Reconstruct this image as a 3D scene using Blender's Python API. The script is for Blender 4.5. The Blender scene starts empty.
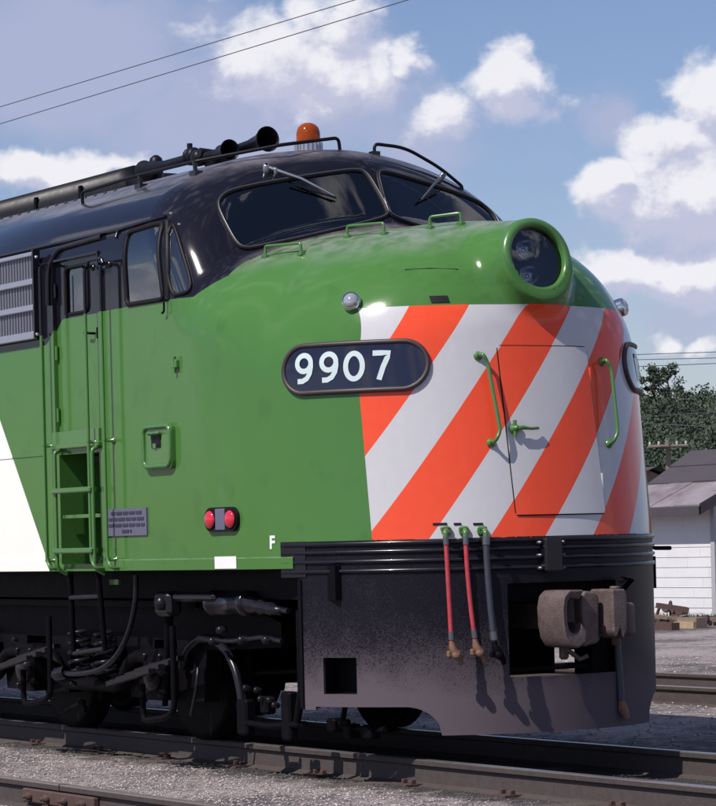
import bpy, bmesh, math, random
import numpy as np
from mathutils import Matrix, Vector

random.seed(7); RNG = np.random.default_rng(11)
scene = bpy.context.scene
col = scene.collection

# ------------------------------------------------------------------ camera
FPX, CX, CY = 3000.0, 358.0, 538.16            # focal length and principal point in photo pixels (716 x 806)
PHI, RHO = math.radians(30.875), math.radians(1.4394)
CAM = np.array([15.51, -10.796, 1.405])        # metres: x forward along the track, y to the far side, z above rail head
_f = np.array([-math.cos(PHI), math.sin(PHI), 0]); _r = np.array([math.sin(PHI), math.cos(PHI), 0]); _u = np.array([0, 0, 1.0])
_R = math.cos(RHO)*_r - math.sin(RHO)*_u; _U = math.sin(RHO)*_r + math.cos(RHO)*_u
cd = bpy.data.cameras.new('camera'); cam = bpy.data.objects.new('camera', cd); col.objects.link(cam)
cd.sensor_fit = 'HORIZONTAL'; cd.sensor_width = 36.0; cd.lens = 36.0*FPX/716.0
cd.shift_x = 0.0; cd.shift_y = (CY-403.0)/716.0
cd.clip_start = 0.1; cd.clip_end = 5000
cam.matrix_world = Matrix(((_R[0], _U[0], -_f[0], CAM[0]), (_R[1], _U[1], -_f[1], CAM[1]), (_R[2], _U[2], -_f[2], CAM[2]), (0, 0, 0, 1)))
scene.camera = cam
def ray(px, py): return _f + _R*(px-CX)/FPX + _U*(CY-py)/FPX
def on_y(px, py, y): d = ray(px, py); return CAM + d*(y-CAM[1])/d[1]
def on_z(px, py, z): d = ray(px, py); return CAM + d*(z-CAM[2])/d[2]
def at_depth(px, py, t): return CAM + ray(px, py)*t

# ------------------------------------------------------------------ node helper
class NG:
    def __init__(s, tree): s.t = tree; s.n = tree.nodes; s.l = tree.links
    def node(s, typ, **kw):
        n = s.n.new(typ)
        for k, v in kw.items(): setattr(n, k, v)
        return n
    def put(s, sock, v):
        if isinstance(v, bpy.types.NodeSocket): s.l.new(v, sock)
        else: sock.default_value = v
    def m(s, op, a, b=None, c=None, clamp=False):
        n = s.node('ShaderNodeMath', operation=op, use_clamp=clamp); s.put(n.inputs[0], a)
        if b is not None: s.put(n.inputs[1], b)
        if c is not None: s.put(n.inputs[2], c)
        return n.outputs[0]
    def add(s, a, b): return s.m('ADD', a, b)
    def sub(s, a, b): return s.m('SUBTRACT', a, b)
    def mul(s, a, b): return s.m('MULTIPLY', a, b)
    def gt(s, a, b): return s.m('GREATER_THAN', a, b)
    def lt(s, a, b): return s.m('LESS_THAN', a, b)
    def mx(s, a, b): return s.m('MAXIMUM', a, b)
    def mn(s, a, b): return s.m('MINIMUM', a, b)
    def smooth(s, v, lo, hi):
        n = s.node('ShaderNodeMapRange', interpolation_type='SMOOTHSTEP'); s.put(n.inputs[0], v); n.inputs[1].default_value = lo; n.inputs[2].default_value = hi
        return n.outputs[0]
    def mix(s, fac, a, b):
        n = s.node('ShaderNodeMix', data_type='RGBA'); s.put(n.inputs['Factor'], fac)
        for i, v in ((6, a), (7, b)):
            if isinstance(v, bpy.types.NodeSocket): s.l.new(v, n.inputs[i])
            else: n.inputs[i].default_value = (*v, 1) if len(v) == 3 else v
        return n.outputs[2]
    def noise(s, vec, scale, detail=4, rough=.55, dist=0.0):
        n = s.node('ShaderNodeTexNoise'); n.inputs['Scale'].default_value = scale; n.inputs['Detail'].default_value = detail
        n.inputs['Roughness'].default_value = rough; n.inputs['Distortion'].default_value = dist
        if vec is not None: s.l.new(vec, n.inputs['Vector'])
        return n.outputs['Fac']
    def xyz(s, vec):
        n = s.node('ShaderNodeSeparateXYZ'); s.l.new(vec, n.inputs[0]); return n.outputs
    def comb(s, x, y, z):
        n = s.node('ShaderNodeCombineXYZ')
        for i, v in enumerate((x, y, z)): s.put(n.inputs[i], v)
        return n.outputs[0]
    def scalev(s, vec, v3):
        n = s.node('ShaderNodeVectorMath', operation='MULTIPLY'); s.l.new(vec, n.inputs[0]); n.inputs[1].default_value = v3; return n.outputs[0]

# ------------------------------------------------------------------ sun and sky
SUN_EL, SUN_AZ = math.radians(50), math.radians(-80)      # azimuth counter-clockwise from +X
sun_dir = Vector((math.cos(SUN_EL)*math.cos(SUN_AZ), math.cos(SUN_EL)*math.sin(SUN_AZ), math.sin(SUN_EL)))
sl = bpy.data.lights.new('sun', 'SUN'); sl.energy = 5.0; sl.angle = math.radians(0.53); sl.color = (1.0, 0.955, 0.89)
so = bpy.data.objects.new('sun', sl); col.objects.link(so); so.location = (0, -30, 40)
so.rotation_euler = (-sun_dir).to_track_quat('-Z', 'Y').to_euler()

world = bpy.data.worlds.new('World'); scene.world = world; world.use_nodes = True
world.cycles.sampling_method = 'MANUAL'; world.cycles.sample_map_resolution = 512
g = NG(world.node_tree); g.n.clear()
wo = g.node('ShaderNodeOutputWorld'); bg = g.node('ShaderNodeBackground'); g.l.new(bg.outputs[0], wo.inputs[0])
bg.inputs['Strength'].default_value = 0.075
sky = g.node('ShaderNodeTexSky', sky_type='NISHITA'); sky.sun_disc = False
sky.sun_elevation = SUN_EL; sky.sun_rotation = math.radians(90) - SUN_AZ
sky.altitude = 0.0; sky.air_density = 1.0; sky.dust_density = 0.4; sky.ozone_density = 3.0
tc = g.node('ShaderNodeTexCoord'); D = tc.outputs['Generated']
dx, dy, dz = g.xyz(D)
AZ0 = math.atan2(_f[1], _f[0])
ca, sa = math.cos(AZ0), math.sin(AZ0)
# bearing round the horizon measured from due along the track, and elevation, both in radians
fwd = g.add(g.mul(dx, ca), g.mul(dy, sa)); rgt = g.add(g.mul(dx, sa), g.mul(dy, -ca))
bear = g.m('ARCTAN2', rgt, fwd); elev = g.m('ARCSINE', dz)
def sky_angles(px, py):
    d = ray(px, py); d = d/np.linalg.norm(d)
    return math.atan2(d[0]*sa - d[1]*ca, d[0]*ca + d[1]*sa), math.asin(d[2])
# cloud banks that stand in view: px, py, half width, half height (photo pixels), strength
SOFT = [(60, 60, 190, 95, 1.0), (230, 110, 170, 80, 1.0), (330, 95, 110, 75, .9), (440, 140, 110, 50, .75), (600, 120, 34, 34, .75), (690, 235, 110, 40, .7), (690, 330, 90, 50, .62)]
CRISP = [(300, 60, 95, 58, 1.0), (335, 25, 60, 40, .95), (375, 70, 30, 42, .8), (30, 178, 75, 24, 1.0), (105, 166, 60, 16, .8), (505, 88, 52, 36, 1.05), (450, 110, 50, 34, .85), (408, 62, 24, 26, .7),
         (716, 105, 42, 46, 1.2), (668, 160, 62, 44, 1.2), (605, 190, 36, 32, 1.0), (690, 195, 80, 44, 1.2), (640, 265, 62, 24, 1.0), (700, 268, 60, 32, 1.1), (600, 262, 26, 16, .7), (664, 348, 22, 15, .8), (708, 352, 26, 12, .7)]
def blobs(lst, db, de):
    out = None
    for (px, py, w, h, st) in lst:
        b0, e0 = sky_angles(px, py)
        u = g.mul(g.sub(g.add(bear, wb), b0-db), FPX/w); v = g.mul(g.sub(g.add(elev, we), e0-de), FPX/h)
        e = g.mul(g.m('EXPONENT', g.mul(g.add(g.mul(u, u), g.mul(v, v)), -0.8)), st)
        out = e if out is None else g.mx(out, e)
    return out
wn1 = g.noise(g.comb(bear, elev, 3.3), 30.0, 4, .55); wn2 = g.noise(g.comb(bear, elev, 7.7), 30.0, 4, .55)
wb, we = g.mul(g.sub(wn1, .5), .040), g.mul(g.sub(wn2, .5), .030)
DB, DE = -.0035, .0075                       # small step towards the sun, for the clouds' own shading
flat = g.comb(bear, g.mul(elev, 1.3), 0.0); flat2 = g.comb(g.add(bear, DB), g.mul(g.add(elev, DE), 1.3), 0.0)
far_fac = g.smooth(g.mx(g.m('ABSOLUTE', bear), g.sub(elev, .06)), .15, .25)
n_big = g.noise(flat, 6.0, 3, .5); elsewhere = g.mul(g.mul(g.smooth(n_big, .50, .68), 1.0), far_fac)
def crisp(vec, db, de):
    n = g.noise(vec, 40.0, 7, .62, .1)
    return g.add(g.mx(blobs(CRISP, db, de), elsewhere), g.mul(g.sub(n, .5), 1.3))
d1 = crisp(flat, 0, 0); d2 = crisp(flat2, DB, DE)
ns = g.noise(flat, 17.0, 7, .52)
soft = g.smooth(g.add(g.mx(blobs(SOFT, 0, 0), g.mul(elsewhere, .7)), g.mul(g.sub(ns, .5), 1.3)), .25, .95)
cov = g.smooth(d1, .28, .72)
lit = g.smooth(g.sub(d1, d2), -.20, .26)
ccol = g.mix(lit, (7.2, 7.45, 9.6), (11.9, 11.8, 12.4))
tint = g.node('ShaderNodeMix', data_type='RGBA', blend_type='MULTIPLY'); tint.inputs['Factor'].default_value = 1.0
g.l.new(sky.outputs[0], tint.inputs[6]); tint.inputs[7].default_value = (1.22, 1.16, 1.34, 1)
g.l.new(g.mix(g.mul(cov, .95), g.mix(g.mul(soft, .82), tint.outputs[2], (6.0, 6.35, 8.9)), ccol), bg.inputs['Color'])

vs = scene.view_settings
vs.view_transform = 'Standard'; vs.look = 'None'; vs.gamma = 1.0; vs.use_curve_mapping = False; vs.exposure = 0.0
scene.render.engine = 'CYCLES'
scene.cycles.use_denoising = True
scene.cycles.max_bounces = 8; scene.cycles.transparent_max_bounces = 8

# ------------------------------------------------------------------ materials
MATS = {}
def principled(name):
    m = bpy.data.materials.new(name); m.use_nodes = True
    t = NG(m.node_tree); b = t.n['Principled BSDF']; MATS[name] = m
    return m, t, b
def objvec(t): return t.node('ShaderNodeTexCoord').outputs['Object']
def posvec(t): return t.node('ShaderNodeNewGeometry').outputs['Position']
def bump(t, b, h, strength=.3, dist=.01):
    n = t.node('ShaderNodeBump'); n.inputs['Strength'].default_value = strength; n.inputs['Distance'].default_value = dist
    t.l.new(h, n.inputs['Height']); t.l.new(n.outputs[0], b.inputs['Normal'])
def simple(name, c, rough=.5, metal=0.0, coat=0.0, var=.18, scale=9.0, dirt=None, dirt_amt=.3, bmp=0.0, spec=.5):
    m, t, b = principled(name)
    p = posvec(t)
    n = t.noise(p, scale, 6, .6)
    lo = tuple(max(0, x*(1-var)) for x in c); hi = tuple(min(1, x*(1+var)) for x in c)
    cc = t.mix(n, lo, hi)
    if dirt is not None:
        n2 = t.smooth(t.noise(p, scale*.45, 8, .7), .5-.18*dirt_amt, .85)
        cc = t.mix(t.mul(n2, dirt_amt*1.6), cc, dirt)
    t.l.new(cc, b.inputs['Base Color'])
    r = t.m('ADD', t.mul(n, .2), rough-.1, clamp=True); t.l.new(r, b.inputs['Roughness'])
    b.inputs['Metallic'].default_value = metal; b.inputs['Coat Weight'].default_value = coat; b.inputs['Coat Roughness'].default_value = .06; b.inputs['Specular IOR Level'].default_value = spec
    if bmp: bump(t, b, t.noise(p, scale*6, 5, .6), bmp, .01)
    return m

GREEN = (0.058, 0.160, 0.036); BLACK = (0.0075, 0.0068, 0.012); WHITE = (0.66, 0.65, 0.66); ORANGE = (0.72, 0.055, 0.022)
simple('green_paint', GREEN, .28, coat=.5, var=.12)
simple('black_paint', BLACK, .25, coat=.2, var=.2, spec=.35)
simple('white_paint', (.78, .77, .74), .4, var=.05)
simple('dark_iron', (.0045, .0040, .0058), .5, var=.5, scale=14, dirt=(.009, .0075, .009), dirt_amt=.3, bmp=.3, spec=.05)
simple('greasy_iron', (.010, .009, .013), .26, var=.5, scale=20, dirt=(.015, .013, .016), dirt_amt=.25, bmp=.1, spec=.30)
simple('roof_black', (.006, .0055, .010), .42, var=.3, scale=12, spec=.22)
simple('coupler_steel', (.135, .098, .094), .6, metal=.25, var=.35, scale=17, dirt=(.05, .03, .025), dirt_amt=.6, bmp=.6)
simple('chrome', (.75, .75, .78), .10, metal=1.0, var=.03)
simple('satin_metal', (.42, .42, .46), .32, metal=.85, var=.12)
simple('stainless', (.19, .19, .225), .36, metal=.55, var=.12, scale=16)
simple('stainless_bar', (.40, .41, .48), .36, metal=.6, var=.08)
simple('grille_dark', (.035, .033, .045), .45, metal=.4, var=.1)
simple('rubber', (.008, .007, .009), .5, var=.3, spec=.2)
simple('dim_metal', (.16, .155, .17), .35, metal=.7, var=.15)
simple('rubber_rim', (.040, .026, .030), .5, var=.3)
simple('hose_red', (.42, .040, .055), .5, var=.25, scale=30, dirt=(.12, .03, .03), dirt_amt=.4)
simple('hose_grey', (.035, .035, .055), .5, var=.3, scale=30)
simple('brass_rust', (.20, .105, .068), .6, metal=.2, var=.45, scale=40, bmp=.5)
simple('board_face', (.0075, .0065, .022), .12, coat=.6, var=.2)
simple('digit_white', (.52, .61, .63), .4, var=.04)
simple('plaque', (.13, .125, .19), .45, metal=.2, var=.12)
simple('plaque_ink', (.035, .03, .055), .5, var=.1)
simple('interior', (.05, .055, .055), .7, var=.2)
simple('seat_vinyl', (.10, .11, .13), .5, var=.2)
simple('pale_object', (.55, .56, .58), .5, var=.1)
simple('rail_side', (.06, .045, .043), .75, var=.4, scale=20, dirt=(.045, .032, .03), dirt_amt=.5, bmp=.5)
simple('rail_head', (.27, .25, .25), .34, metal=.75, var=.25, scale=30)
simple('old_rail_head', (.20, .165, .155), .5, metal=.4, var=.3, scale=30)
simple('tie_wood', (.085, .07, .06), .9, var=.4, scale=12, bmp=.8)
simple('rust', (.075, .042, .036), .85, var=.5, scale=14, bmp=.6)
simple('weathered_timber', (.20, .15, .12), .9, var=.45, scale=7, bmp=.6)
simple('tan_timber', (.36, .25, .16), .9, var=.35, scale=7, bmp=.6)
simple('siding_white', (.62, .61, .63), .65, var=.07, scale=3, dirt=(.45, .44, .46), dirt_amt=.22, bmp=.3)
simple('shingle_dark', (.055, .045, .055), .9, var=.3, scale=4, bmp=.8)
simple('roof_tin', (.24, .21, .235), .7, var=.2, scale=2.2, dirt=(.10, .065, .07), dirt_amt=.9, bmp=.2)
simple('pole_wood', (.16, .13, .11), .9, var=.3)
simple('bark', (.09, .07, .055), .95, var=.35)
simple('wire_black', (.06, .06, .075), .6, var=.1)
simple('trim_grey', (.35, .34, .36), .7, var=.1)

def glass(name, tint, refl=1.5, extra=.03):
    m, t, b = principled(name); t.n.remove(b)
    out = t.n['Material Output']
    tr = t.node('ShaderNodeBsdfTransparent'); tr.inputs[0].default_value = (*tint, 1)
    gl = t.node('ShaderNodeBsdfGlossy'); gl.inputs['Roughness'].default_value = .01; gl.inputs[0].default_value = (1, 1, 1, 1)
    fr = t.node('ShaderNodeFresnel'); fr.inputs[0].default_value = refl
    mx = t.node('ShaderNodeMixShader'); t.l.new(t.m('ADD', fr.outputs[0], extra, clamp=True), mx.inputs[0]); t.l.new(tr.outputs[0], mx.inputs[1]); t.l.new(gl.outputs[0], mx.inputs[2])
    t.l.new(mx.outputs[0], out.inputs[0])
glass('window_glass', (.42, .44, .46), 1.5, .04)
glass('side_glass', (.45, .46, .50), 1.5, .12)
glass('lens_glass', (.85, .87, .92), 1.5, .04)
m, t, b = principled('amber'); b.inputs['Base Color'].default_value = (.50, .085, .012, 1); b.inputs['Roughness'].default_value = .08; b.inputs['Transmission Weight'].default_value = .55; b.inputs['IOR'].default_value = 1.3
m, t, b = principled('red_lens'); b.inputs['Base Color'].default_value = (.55, .012, .03, 1); b.inputs['Roughness'].default_value = .08; b.inputs['Coat Weight'].default_value = 1.0
m, t, b = principled('clear_lens'); b.inputs['Base Color'].default_value = (.42, .43, .46, 1); b.inputs['Roughness'].default_value = .12; b.inputs['Metallic'].default_value = .5; b.inputs['Coat Weight'].default_value = 1.0
m, t, b = principled('reflector'); b.inputs['Base Color'].default_value = (.55, .56, .62, 1); b.inputs['Metallic'].default_value = 1.0; b.inputs['Roughness'].default_value = .16

# locomotive livery: everything painted is a function of where on the body it is (metres)
m, t, b = principled('livery')
p = posvec(t); x, y, z = t.xyz(p)
ay = t.m('ABSOLUTE', y)
wob = t.mul(t.sub(t.noise(p, 3.0, 2), .5), .004)
# black upper body
step = t.m('MULTIPLY_ADD', t.smooth(x, -4.42, -4.13), .18, 2.866)
edge = t.m('ADD', t.add(-1.97+.085, t.mul(t.sub(z, 3.56), -.68)), t.mul(ay, -.30))
edge = t.sub(edge, t.mul(t.mx(t.sub(3.17, z), 0.0), 1.75))
# the line sweeps up from the window sill into the corner post
blk = t.mul(t.gt(z, step), t.lt(x, edge))
blk = t.mx(blk, t.mul(t.gt(z, 3.04), t.lt(x, -2.19)))
# green with a slightly faded, dusty top
gn = t.noise(p, 2.2, 6, .6); gn2 = t.noise(t.scalev(p, (3., 3., .7)), 4.0, 6, .65)
gcol = t.mix(gn, tuple(c*.93 for c in GREEN), tuple(c*1.06 for c in GREEN))
drip = t.smooth(gn2, .56, .72)
gcol = t.mix(t.mul(drip, .22), gcol, (.075, .17, .065))
sm1 = t.smooth(t.noise(t.scalev(p, (1.6, 1.6, 1.2)), 2.6, 4, .55), .57, .68)
gcol = t.mix(t.mul(sm1, .30), gcol, (.036, .115, .024))
nrm = t.node('ShaderNodeNewGeometry').outputs['Normal']; nz = t.xyz(nrm)[2]
dust = t.mul(t.smooth(nz, .72, .97), t.smooth(t.noise(p, 9, 5), .2, .7))
gcol = t.mix(t.mul(dust, .65), gcol, (.27, .27, .255))
# white wedge at the rear
wl = t.sub(z, t.add(2.362, t.mul(t.add(x, 5.245), -1.363)))
wmask = t.mul(t.lt(wl, 0.0), t.lt(x, -4.2))
wcol = t.mix(gn, (.80, .79, .74), (.86, .85, .80))
c1 = t.mix(wmask, gcol, wcol)
# striped nose panel
uu = t.m('MULTIPLY_ADD', t.mul(t.mul(y, y), y), .117, y)
bb = t.sub(z, t.mul(uu, 1.25))
fr = t.m('FRACT', t.mul(t.sub(3.93+9.4, bb), 1/.94))
ofr = t.lt(fr, .5)
sn = t.noise(p, 14, 5, .6)
scol = t.mix(ofr, t.mix(sn, (.47, .46, .485), (.53, .52, .545)), t.mix(sn, (.70, .064, .022), (.78, .082, .03)))
pm = t.mul(t.mul(t.lt(ay, t.m('MULTIPLY_ADD', t.smooth(z, 2.42, 2.90), -.062, 1.085)), t.lt(z, 2.858)), t.gt(x, -1.5))
c2 = t.mix(pm, c1, scol)
bcol = t.mix(t.mul(t.mul(t.smooth(nz, .78, .95), t.smooth(t.noise(p, 4, 7, .7), .25, .65)), .75), BLACK, (.20, .175, .19))
c3 = t.mix(blk, c2, bcol)
t.l.new(c3, b.inputs['Base Color'])
rn = t.noise(p, 6, 6, .65)
rg = t.node('ShaderNodeMix'); t.put(rg.inputs['Factor'], blk); t.put(rg.inputs[2], t.add(t.m('MULTIPLY_ADD', rn, .10, .07), t.mul(dust, .3))); t.put(rg.inputs[3], t.m('MULTIPLY_ADD', t.smooth(nz, .78, .95), .25, .09)); t.l.new(rg.outputs[0], b.inputs['Roughness'])
b.inputs['Coat Weight'].default_value = .0; b.inputs['Specular IOR Level'].default_value = .36
bump(t, b, t.add(t.mul(t.noise(p, 1.6, 2), 1.0), t.mul(t.noise(p, 60, 3), .012)), .10, .03)

# pilot: black paint powdered with ballast dust towards the bottom
m, t, b = principled('pilot_paint')
p = posvec(t); x, y, z = t.xyz(p)
sp = t.noise(p, 85, 5, .8); sp2 = t.noise(p, 5, 5, .6)
lvl = t.m('ADD', t.smooth(z, 1.02, .12), t.mul(t.sub(sp2, .5), .45), clamp=True)
spk = t.smooth(t.sub(sp, t.mul(lvl, .26)), .50, .38)
amt = t.mul(t.m('ADD', t.mul(spk, t.m('ADD', lvl, .08)), t.mul(t.mul(lvl, lvl), .30), clamp=True), .85)
t.l.new(t.mix(amt, BLACK, (.118, .094, .110)), b.inputs['Base Color'])
t.l.new(t.m('MULTIPLY_ADD', amt, .5, .38), b.inputs['Roughness'])
b.inputs['Specular IOR Level'].default_value = .14

# ground: cinders and pale crushed stone
m, t, b = principled('gravel')
p = posvec(t); x, y, z = t.xyz(p)
big = t.noise(p, .55, 5, .6); mid = t.noise(p, 7, 6, .65); fine = t.noise(p, 70, 4, .7)
v = t.node('ShaderNodeTexVoronoi'); v.inputs['Scale'].default_value = 38; t.l.new(p, v.inputs['Vector'])
vc = t.xyz(v.outputs['Color'])[0]
stone = t.mix(t.add(t.mul(vc, .6), t.mul(fine, .4)), (.17, .138, .14), (.50, .43, .42))
cinder = t.mix(fine, (.045, .037, .042), (.15, .125, .13))
k = t.smooth(t.add(t.mul(big, .6), t.mul(mid, .4)), .40, .56)
oil_and_shade = t.mul(t.smooth(t.add(t.m('ABSOLUTE', t.sub(y, .55)), t.mul(t.sub(mid, .5), 1.1)), 1.95, 1.45), .93)  # oil-dark cinders near the rails; far side also painted dark as locomotive shade
gc = t.mix(t.mul(oil_and_shade, t.lt(t.m('ABSOLUTE', x), 60.0)), t.mix(k, cinder, stone), t.mix(fine, (.014, .012, .013), (.045, .037, .038)))
t.l.new(gc, b.inputs['Base Color']); b.inputs['Roughness'].default_value = .95
bump(t, b, t.add(t.mul(v.outputs['Distance'], -.6), t.add(t.mul(fine, .6), t.mul(mid, .8))), .9, .03)
m, t, b = principled('pebble')
oi = t.noise(posvec(t), 45, 2, .5); yy_ = t.xyz(posvec(t))[1]
pebble_oil_shade = t.smooth(t.add(t.m('ABSOLUTE', t.sub(yy_, .55)), t.mul(t.sub(t.noise(posvec(t), 7, 6, .65), .5), 1.1)), 1.95, 1.45)  # same band on the pebbles: oil plus the locomotive's shade put into the colour
t.l.new(t.mix(t.mul(pebble_oil_shade, .9), t.mix(t.smooth(oi, .35, .65), (.13, .108, .11), (.50, .43, .415)), (.022, .019, .02)), b.inputs['Base Color']); b.inputs['Roughness'].default_value = .9
def leafmat(name, lo, hi, sc):
    m, t, b = principled(name)
    n = t.noise(posvec(t), sc, 5, .6)
    t.l.new(t.mix(t.smooth(n, .3, .7), lo, hi), b.inputs['Base Color']); b.inputs['Roughness'].default_value = .75
    b.inputs['Specular IOR Level'].default_value = .2
leafmat('wood_leaves', (.026, .042, .030), (.115, .14, .092), .16)
leafmat('tree_leaves', (.028, .042, .028), (.06, .085, .05), .6)
leafmat('grass', (.06, .085, .04), (.16, .17, .09), 2.)

# ------------------------------------------------------------------ mesh helpers
def link(name, me, mat=None, parent=None):
    if mat is not None: me.materials.append(MATS[mat])
    o = bpy.data.objects.new(name, me); col.objects.link(o)
    if parent is not None: o.parent = parent
    return o
class MB:
    def __init__(s): s.v = []; s.f = []; s.sm = []
    def raw(s, vs, fs, smooth=False):
        o = len(s.v); s.v += [tuple(map(float, q)) for q in vs]; s.f += [tuple(i+o for i in f) for f in fs]; s.sm += [smooth]*len(fs); return s
    def box(s, a, c, rot=None, bev=0.0):
        a = np.minimum(a, c), np.maximum(a, c); lo, hi = a
        if bev > 0:
            lo2, hi2 = lo+bev, hi-bev
            vs = []; idx = {}
            for ix in (0, 1):
                for iy in (0, 1):
                    for iz in (0, 1):
                        cx, cy, cz = (lo[0], hi[0])[ix], (lo[1], hi[1])[iy], (lo[2], hi[2])[iz]
                        ex, ey, ez = (lo2[0], hi2[0])[ix], (lo2[1], hi2[1])[iy], (lo2[2], hi2[2])[iz]
                        idx[ix, iy, iz] = len(vs); vs += [(cx, ey, ez), (ex, cy, ez), (ex, ey, cz)]
            I = idx; fs = []
            for i in (0, 1):
                q = [I[i, 0, 0], I[i, 1, 0], I[i, 1, 1], I[i, 0, 1]]; fs.append(q if i else q[::-1])
                q = [I[0, i, 0]+1, I[1, i, 0]+1, I[1, i, 1]+1, I[0, i, 1]+1]; fs.append(q[::-1] if i else q)
                q = [I[0, 0, i]+2, I[1, 0, i]+2, I[1, 1, i]+2, I[0, 1, i]+2]; fs.append(q if i else q[::-1])
            for i in (0, 1):
                for j in (0, 1):
                    fs.append([I[0, i, j]+1, I[1, i, j]+1, I[1, i, j]+2, I[0, i, j]+2])
                    fs.append([I[i, 0, j]+0, I[i, 1, j]+0, I[i, 1, j]+2, I[i, 0, j]+2])
                    fs.append([I[i, j, 0]+0, I[i, j, 1]+0, I[i, j, 1]+1, I[i, j, 0]+1])
            for kk, q in I.items(): fs.append([q, q+1, q+2])
        else:
            vs = [(x, y, z) for x in (lo[0], hi[0]) for y in (lo[1], hi[1]) for z in (lo[2], hi[2])]
            fs = [(0, 1, 3, 2), (4, 6, 7, 5), (0, 4, 5, 1), (2, 3, 7, 6), (0, 2, 6, 4), (1, 5, 7, 3)]
        if rot is not None:
            M, piv = rot; vs = [tuple(np.asarray(M) @ (np.asarray(q)-piv) + piv) for q in vs]
        return s.raw(vs, fs)
    def tube(s, pts, r, n=8, cap=True, closed=False):
        pts = [np.asarray(q, float) for q in pts]; N = len(pts)
        rr = r if hasattr(r, '__len__') else [r]*N
        vs = []; up = None
        for i, q in enumerate(pts):
            a = pts[(i-1) % N] if (closed or i > 0) else q; c = pts[(i+1) % N] if (closed or i < N-1) else q
            d = c-a; d = d/(np.linalg.norm(d)+1e-12)
            if up is None:
                up = np.array([0, 0, 1.]) if abs(d[2]) < .9 else np.array([1., 0, 0])
            e1 = up - d*(up @ d); e1 /= np.linalg.norm(e1)+1e-12; e2 = np.cross(d, e1); up = e1
            for j in range(n):
                w = 2*math.pi*j/n; vs.append(q + rr[i]*(math.cos(w)*e1 + math.sin(w)*e2))
        fs = []
        for i in range(N if closed else N-1):
            i2 = (i+1) % N
            for j in range(n): fs.append((i*n+j, i*n+(j+1) % n, i2*n+(j+1) % n, i2*n+j))
        s.raw(vs, fs, True)
        if cap and not closed:
            s.raw(vs[:n], [tuple(range(n))[::-1]]); s.raw(vs[-n:], [tuple(range(n))])
        return s
    def lathe(s, prof, origin, axis, n=24):
        axis = np.asarray(axis, float); axis /= np.linalg.norm(axis); up = np.array([0, 0, 1.]) if abs(axis[2]) < .9 else np.array([1., 0, 0])
        e1 = np.cross(axis, up); e1 /= np.linalg.norm(e1); e2 = np.cross(axis, e1); vs = []
        for (a, r) in prof:
            for j in range(n):
                w = 2*math.pi*j/n; vs.append(np.asarray(origin)+axis*a+max(r, 1e-5)*(math.cos(w)*e1+math.sin(w)*e2))
        fs = [(i*n+j, i*n+(j+1) % n, (i+1)*n+(j+1) % n, (i+1)*n+j) for i in range(len(prof)-1) for j in range(n)]
        return s.raw(vs, fs, True)
    def prism(s, poly, y0, y1, axes='xz'):
        P = [(a, b) for a, b in poly]; n = len(P)
        mk = {'xz': lambda a, b, h: (a, h, b), 'xy': lambda a, b, h: (a, b, h), 'yz': lambda a, b, h: (h, a, b)}[axes]
        vs = [mk(a, b, y0) for a, b in P] + [mk(a, b, y1) for a, b in P]
        fs = [tuple(range(n)), tuple(range(n, 2*n))[::-1]] + [(i, i+n, (i+1) % n+n, (i+1) % n) for i in range(n)]
        return s.raw(vs, fs)
    def build(s, name, mat=None, parent=None, fix=True):
        me = bpy.data.meshes.new(name); me.from_pydata(s.v, [], s.f)
        if fix:
            bm = bmesh.new(); bm.from_mesh(me); bmesh.ops.recalc_face_normals(bm, faces=bm.faces); bm.to_mesh(me); bm.free()
        me.polygons.foreach_set('use_smooth', s.sm); me.update()
        return link(name, me, mat, parent)
def np_mesh(name, V, Fq, smooth=False):
    V = np.asarray(V, np.float32); Fq = np.asarray(Fq, np.int32); k = Fq.shape[1]
    me = bpy.data.meshes.new(name); me.vertices.add(len(V)); me.vertices.foreach_set('co', V.ravel())
    me.loops.add(Fq.size); me.loops.foreach_set('vertex_index', Fq.ravel())
    me.polygons.add(len(Fq)); me.polygons.foreach_set('loop_start', np.arange(0, Fq.size, k, dtype=np.int32)); me.polygons.foreach_set('loop_total', np.full(len(Fq), k, np.int32))
    me.update(calc_edges=True); me.validate()
    me.polygons.foreach_set('use_smooth', np.full(len(me.polygons), smooth)); me.update()
    return me
def tag(o, label=None, cat=None, group=None, kind=None):
    if label: o['label'] = label
    if cat: o['category'] = cat
    if group: o['group'] = group
    if kind: o['kind'] = kind
    return o
def empty(name, loc=(0, 0, 0)):
    o = bpy.data.objects.new(name, None); col.objects.link(o); o.location = loc; o.empty_display_size = .3; return o
def arc(c, r, a0, a1, n, plane='xz', h=0.0):
    out = []
    for i in range(n+1):
        w = a0+(a1-a0)*i/n; a, b = c[0]+r*math.cos(w), c[1]+r*math.sin(w)
        out.append({'xz': (a, h, b), 'xy': (a, b, h), 'yz': (h, a, b)}[plane])
    return out
def rounded(pts, r=.03, n=4):
    # polyline with its inner corners rounded
    pts = [np.asarray(q, float) for q in pts]; out = [pts[0]]
    for i in range(1, len(pts)-1):
        a, q, c = pts[i-1], pts[i], pts[i+1]
        d1 = a-q; d2 = c-q; l1, l2 = np.linalg.norm(d1), np.linalg.norm(d2); rr = min(r, l1*.45, l2*.45)
        s0 = q+d1/l1*rr; s1 = q+d2/l2*rr
        for j in range(n+1):
            w = j/n; out.append((1-w)**2*s0+2*w*(1-w)*q+w*w*s1)
    out.append(pts[-1]); return out

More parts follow.
